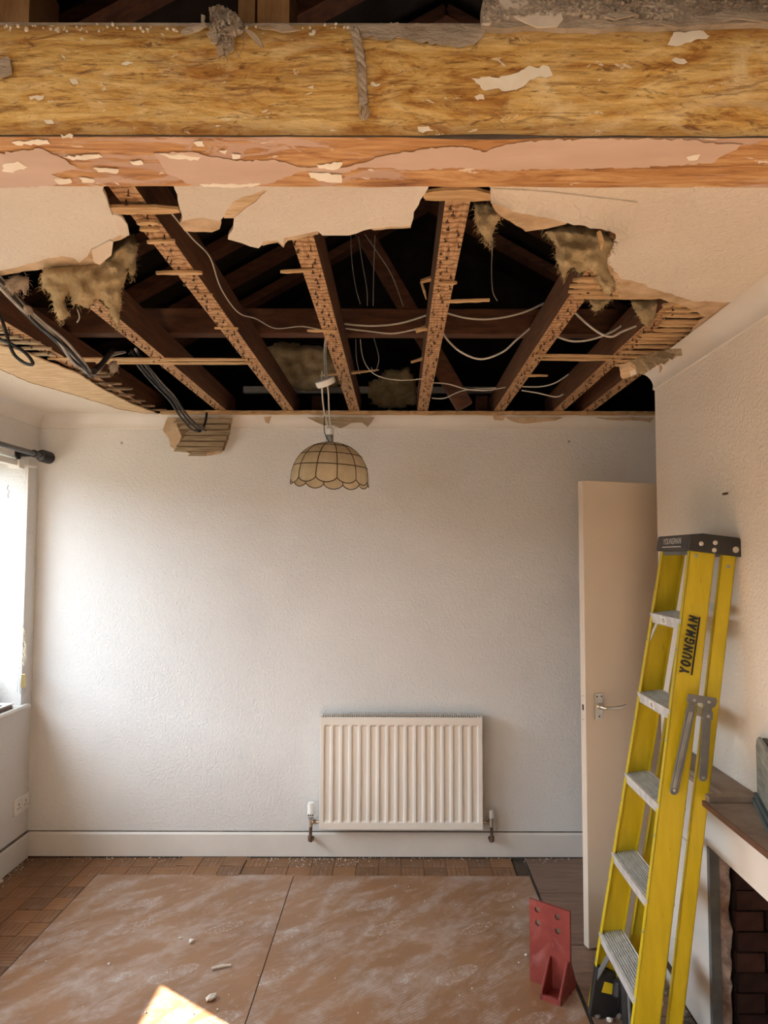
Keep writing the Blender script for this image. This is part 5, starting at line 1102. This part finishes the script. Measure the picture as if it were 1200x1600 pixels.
# black tube behind the lowest tread
bt = thing('black_tube', oZ(984, 1612, .006), 'glossy black tube standing behind the lowest ladder tread', 'tube')
q0 = oZ(984, 1612, .006); m = MB(); m.lathe([(.022, 0), (.023, .004), (.023, .16), (.0215, .165), (.012, .167)], q0, (-.03, .05, 1), 18); m.build('tube_body', BLACK, bt, smooth=35)
m = MB(); m.lathe([(.012, -.03), (.018, -.022), (.018, .022), (.012, .03)], oY(966, 1545, q0.y + .06), (.15, .2, 1), 14); m.build('knob', BLACK, bt, smooth=35)
m = MB(); m.tube([oY(967, 1535, q0.y + .06), oY(975, 1530, q0.y + .03), q0 + V((0, 0, .15))], .007, 8); m.build('stem', BLACK, bt)

# ------------------------------------------------------------------ red steel bracket
A = oZ(844, 1561, .006); B = oZ(876, 1573, .006); e1 = (B - A).normalized(); e2 = V((-e1.y, e1.x, 0)); BW = (B - A).length; BD = .088; RD = .152; zf = V((0, 0, 1))
rb = thing('red_bracket', V((A.x, A.y, .0055)) + e1 * BW / 2 + e2 * BD / 2, 'red primed steel bracket plate with four bolt holes standing on the floor', 'bracket')
pp0 = A + e2 * BD; 
def onp(u, v): return pl(u, v, pp0, e2)
tlp = onp(827, 1404); trp = onp(890, 1424); blp = onp(831, 1531)
xl_ = (tlp - A).dot(e1); xr_ = (trp - A).dot(e1); zt = (tlp.z + trp.z) / 2
def bp(x, d, z): return V((A.x, A.y, 0)) + e1 * x + e2 * d + zf * z
outl = [bp(xl_, BD, .0055), bp(xr_, BD, .0055), bp(xr_, BD, zt - .004), bp(xl_, BD, zt + .002)]
holes = []
for u, v in ((839.5, 1421.5), (871, 1433), (840.5, 1442.5), (871.5, 1455)):
    c_ = onp(u, v); holes.append([c_ + e1 * .0115 * math.cos(k * .5236) + zf * .0115 * math.sin(k * .5236) for k in range(12)])
m = MB(); m.prism([outl] + holes, e2 * .012); m.build('back_plate', RED, rb)
gt = (onp(858, 1491).z + onp(886, 1503).z) / 2
for x in (.0, BW - .009):
    m = MB(); m.prism([[bp(x, 0, .0055), bp(x, BD, .0055), bp(x, BD, gt), bp(x, BD - .010, gt), bp(x, 0, .028)]], e1 * .009); m.build('gusset', RED, rb, bevel=.001)
    m = MB(); m.prism([[bp(x, BD + .012, .0055), bp(x, RD, .0055), bp(x, RD, .022), bp(x, BD + .012, gt)]], e1 * .009); m.build('rear_gusset', RED, rb, bevel=.001)
m = MB(); m.prism([[bp(0, 0, .0055), bp(BW, 0, .0055), bp(BW, .012, .0055), bp(0, .012, .0055)]], zf * .018); m.build('front_lip', RED, rb, bevel=.001)
m = MB(); m.prism([[bp(.009, .012, .0055), bp(BW - .009, .012, .0055), bp(BW - .009, BD, .0055), bp(.009, BD, .0055)]], zf * .006); m.build('base_plate', RED, rb)
m = MB(); m.prism([[bp(.009, BD + .012, .0055), bp(BW - .009, BD + .012, .0055), bp(BW - .009, RD, .0055), bp(.009, RD, .0055)]], zf * .006); m.build('base_plate', RED, rb)
for x in (.0, BW - .009): m = MB(); m.tube([bp(x + .0045, BD - .013, gt + .001), bp(x + .0045, .001, .03)], .0042, 6); m.build('weld_bead', RED, rb)

# ------------------------------------------------------------------ crumbs and debris
def lump(u, v, r, label, zz=.0055, el=1.0, rot=0, mat=CRUMB, name='plaster_lump'):
    p = oZ(u, v, zz); bm = bmesh.new(); bmesh.ops.create_icosphere(bm, subdivisions=1 if r > .006 else 2, radius=r); rnd = random.Random(int(u * 7 + v))
    R3 = Matrix.Rotation(rot, 3, 'Z')
    for w_ in bm.verts:
        n_ = noise.noise(w_.co * (1.6 / r) * .6 + V((u, v, 0))); w_.co *= 1 + .45 * n_; w_.co.x *= el; w_.co.z = max(w_.co.z * .7, -r * .45); w_.co = R3 @ w_.co + V((0, 0, r * .45))
    me = bpy.data.meshes.new(name); bm.to_mesh(me); bm.free(); me.materials.append(mat); o = bpy.data.objects.new(name, me); COL.objects.link(o); o.location = p; return tag(o, label, 'debris', 'plaster lumps on the floor')
lump(299, 1472, .013, 'small dark-shadowed chip of plaster on the hardboard near the middle of the sheet'); lump(329, 1562, .016, 'white chip of plaster beside the tip of the sun patch', el=1.5, rot=.9)
lump(282, 1466, .004, 'tiny splinter of plaster left of the dark-shadowed chip', el=2.5)
lump(0, 1380, .018, 'chalky plaster lump by the skirting at the left edge'); lump(934, 1590, .009, 'small rubble chip in front of the ladder foot', zz=.002, el=1.5, mat=HEARTH); lump(953, 1596, .012, 'pale broken plaster chip near the black tube', zz=.002)
lump(968, 1590, .013, 'grey rubble lump against the black tube', zz=.002, mat=HEARTH); lump(950, 1584, .006, 'flat sliver of rubble between the ladder foot and the tube', zz=.002, el=2)
lump(822, 1493, .006, 'speck of white plaster left of the red bracket'); lump(170, 1507, .006, 'white speck of plaster by the left sheet corner'); lump(350, 1413, .004, 'single white speck far back on the left sheet')
a = oZ(331, 1516, .0055); b = oZ(361, 1510, .0055); m = MB(); m.tube([a + V((0, 0, .006)), a.lerp(b, .5) + V((0, .004, .007)), b + V((0, 0, .006))], [.006, .0065, .004], 6); tag(m.build('lath_sliver', CRUMB), 'pale sliver of lath lying on the hardboard sheet', 'debris')
m = MB(); rnd = random.Random(12)
for k in range(620):
    if k < 200: x = XL + .02 + abs(rnd.gauss(0, .03)); y = 2.6 + rnd.random() * 1.48
    elif k < 420: x = -1.9 + rnd.random() * 3.3; y = YB - .022 - abs(rnd.gauss(0, .03))
    elif k < 520: x = rnd.gauss(-.42, .16); y = YB - .03 - abs(rnd.gauss(0, .05))
    else: x = -1.5 + rnd.random() * 2.2; y = 2.7 + rnd.random() * 1.3
    r = rnd.uniform(.0014, .0045) * (1.6 if k < 200 and rnd.random() < .2 else 1); z = .005 if k >= 520 else .001
    m.lathe([(.4 * r, 0), (r, .5 * r), (.3 * r, 1.2 * r)], (x, y, z), (rnd.uniform(-.4, .4), rnd.uniform(-.4, .4), 1), 5)
tag(tag(m.build('plaster_crumbs', CRUMB, fix=False), 'scatter of white plaster crumbs along the skirting and sheets', 'debris'), kind='stuff')
# small fixings left in the back wall
for u, v, lab in ((190, 692, 'filled screw hole near the curtain pole finial'), (889, 690, 'filled screw hole above the open door')):
    m = MB(); m.lathe([(.008, 0), (.007, .003), (.002, .004)], oY(u, v, YB), (0, -1, 0), 9); tag(m.build('wall_plug', CABG), 'small grey %s' % lab, 'wall plug')
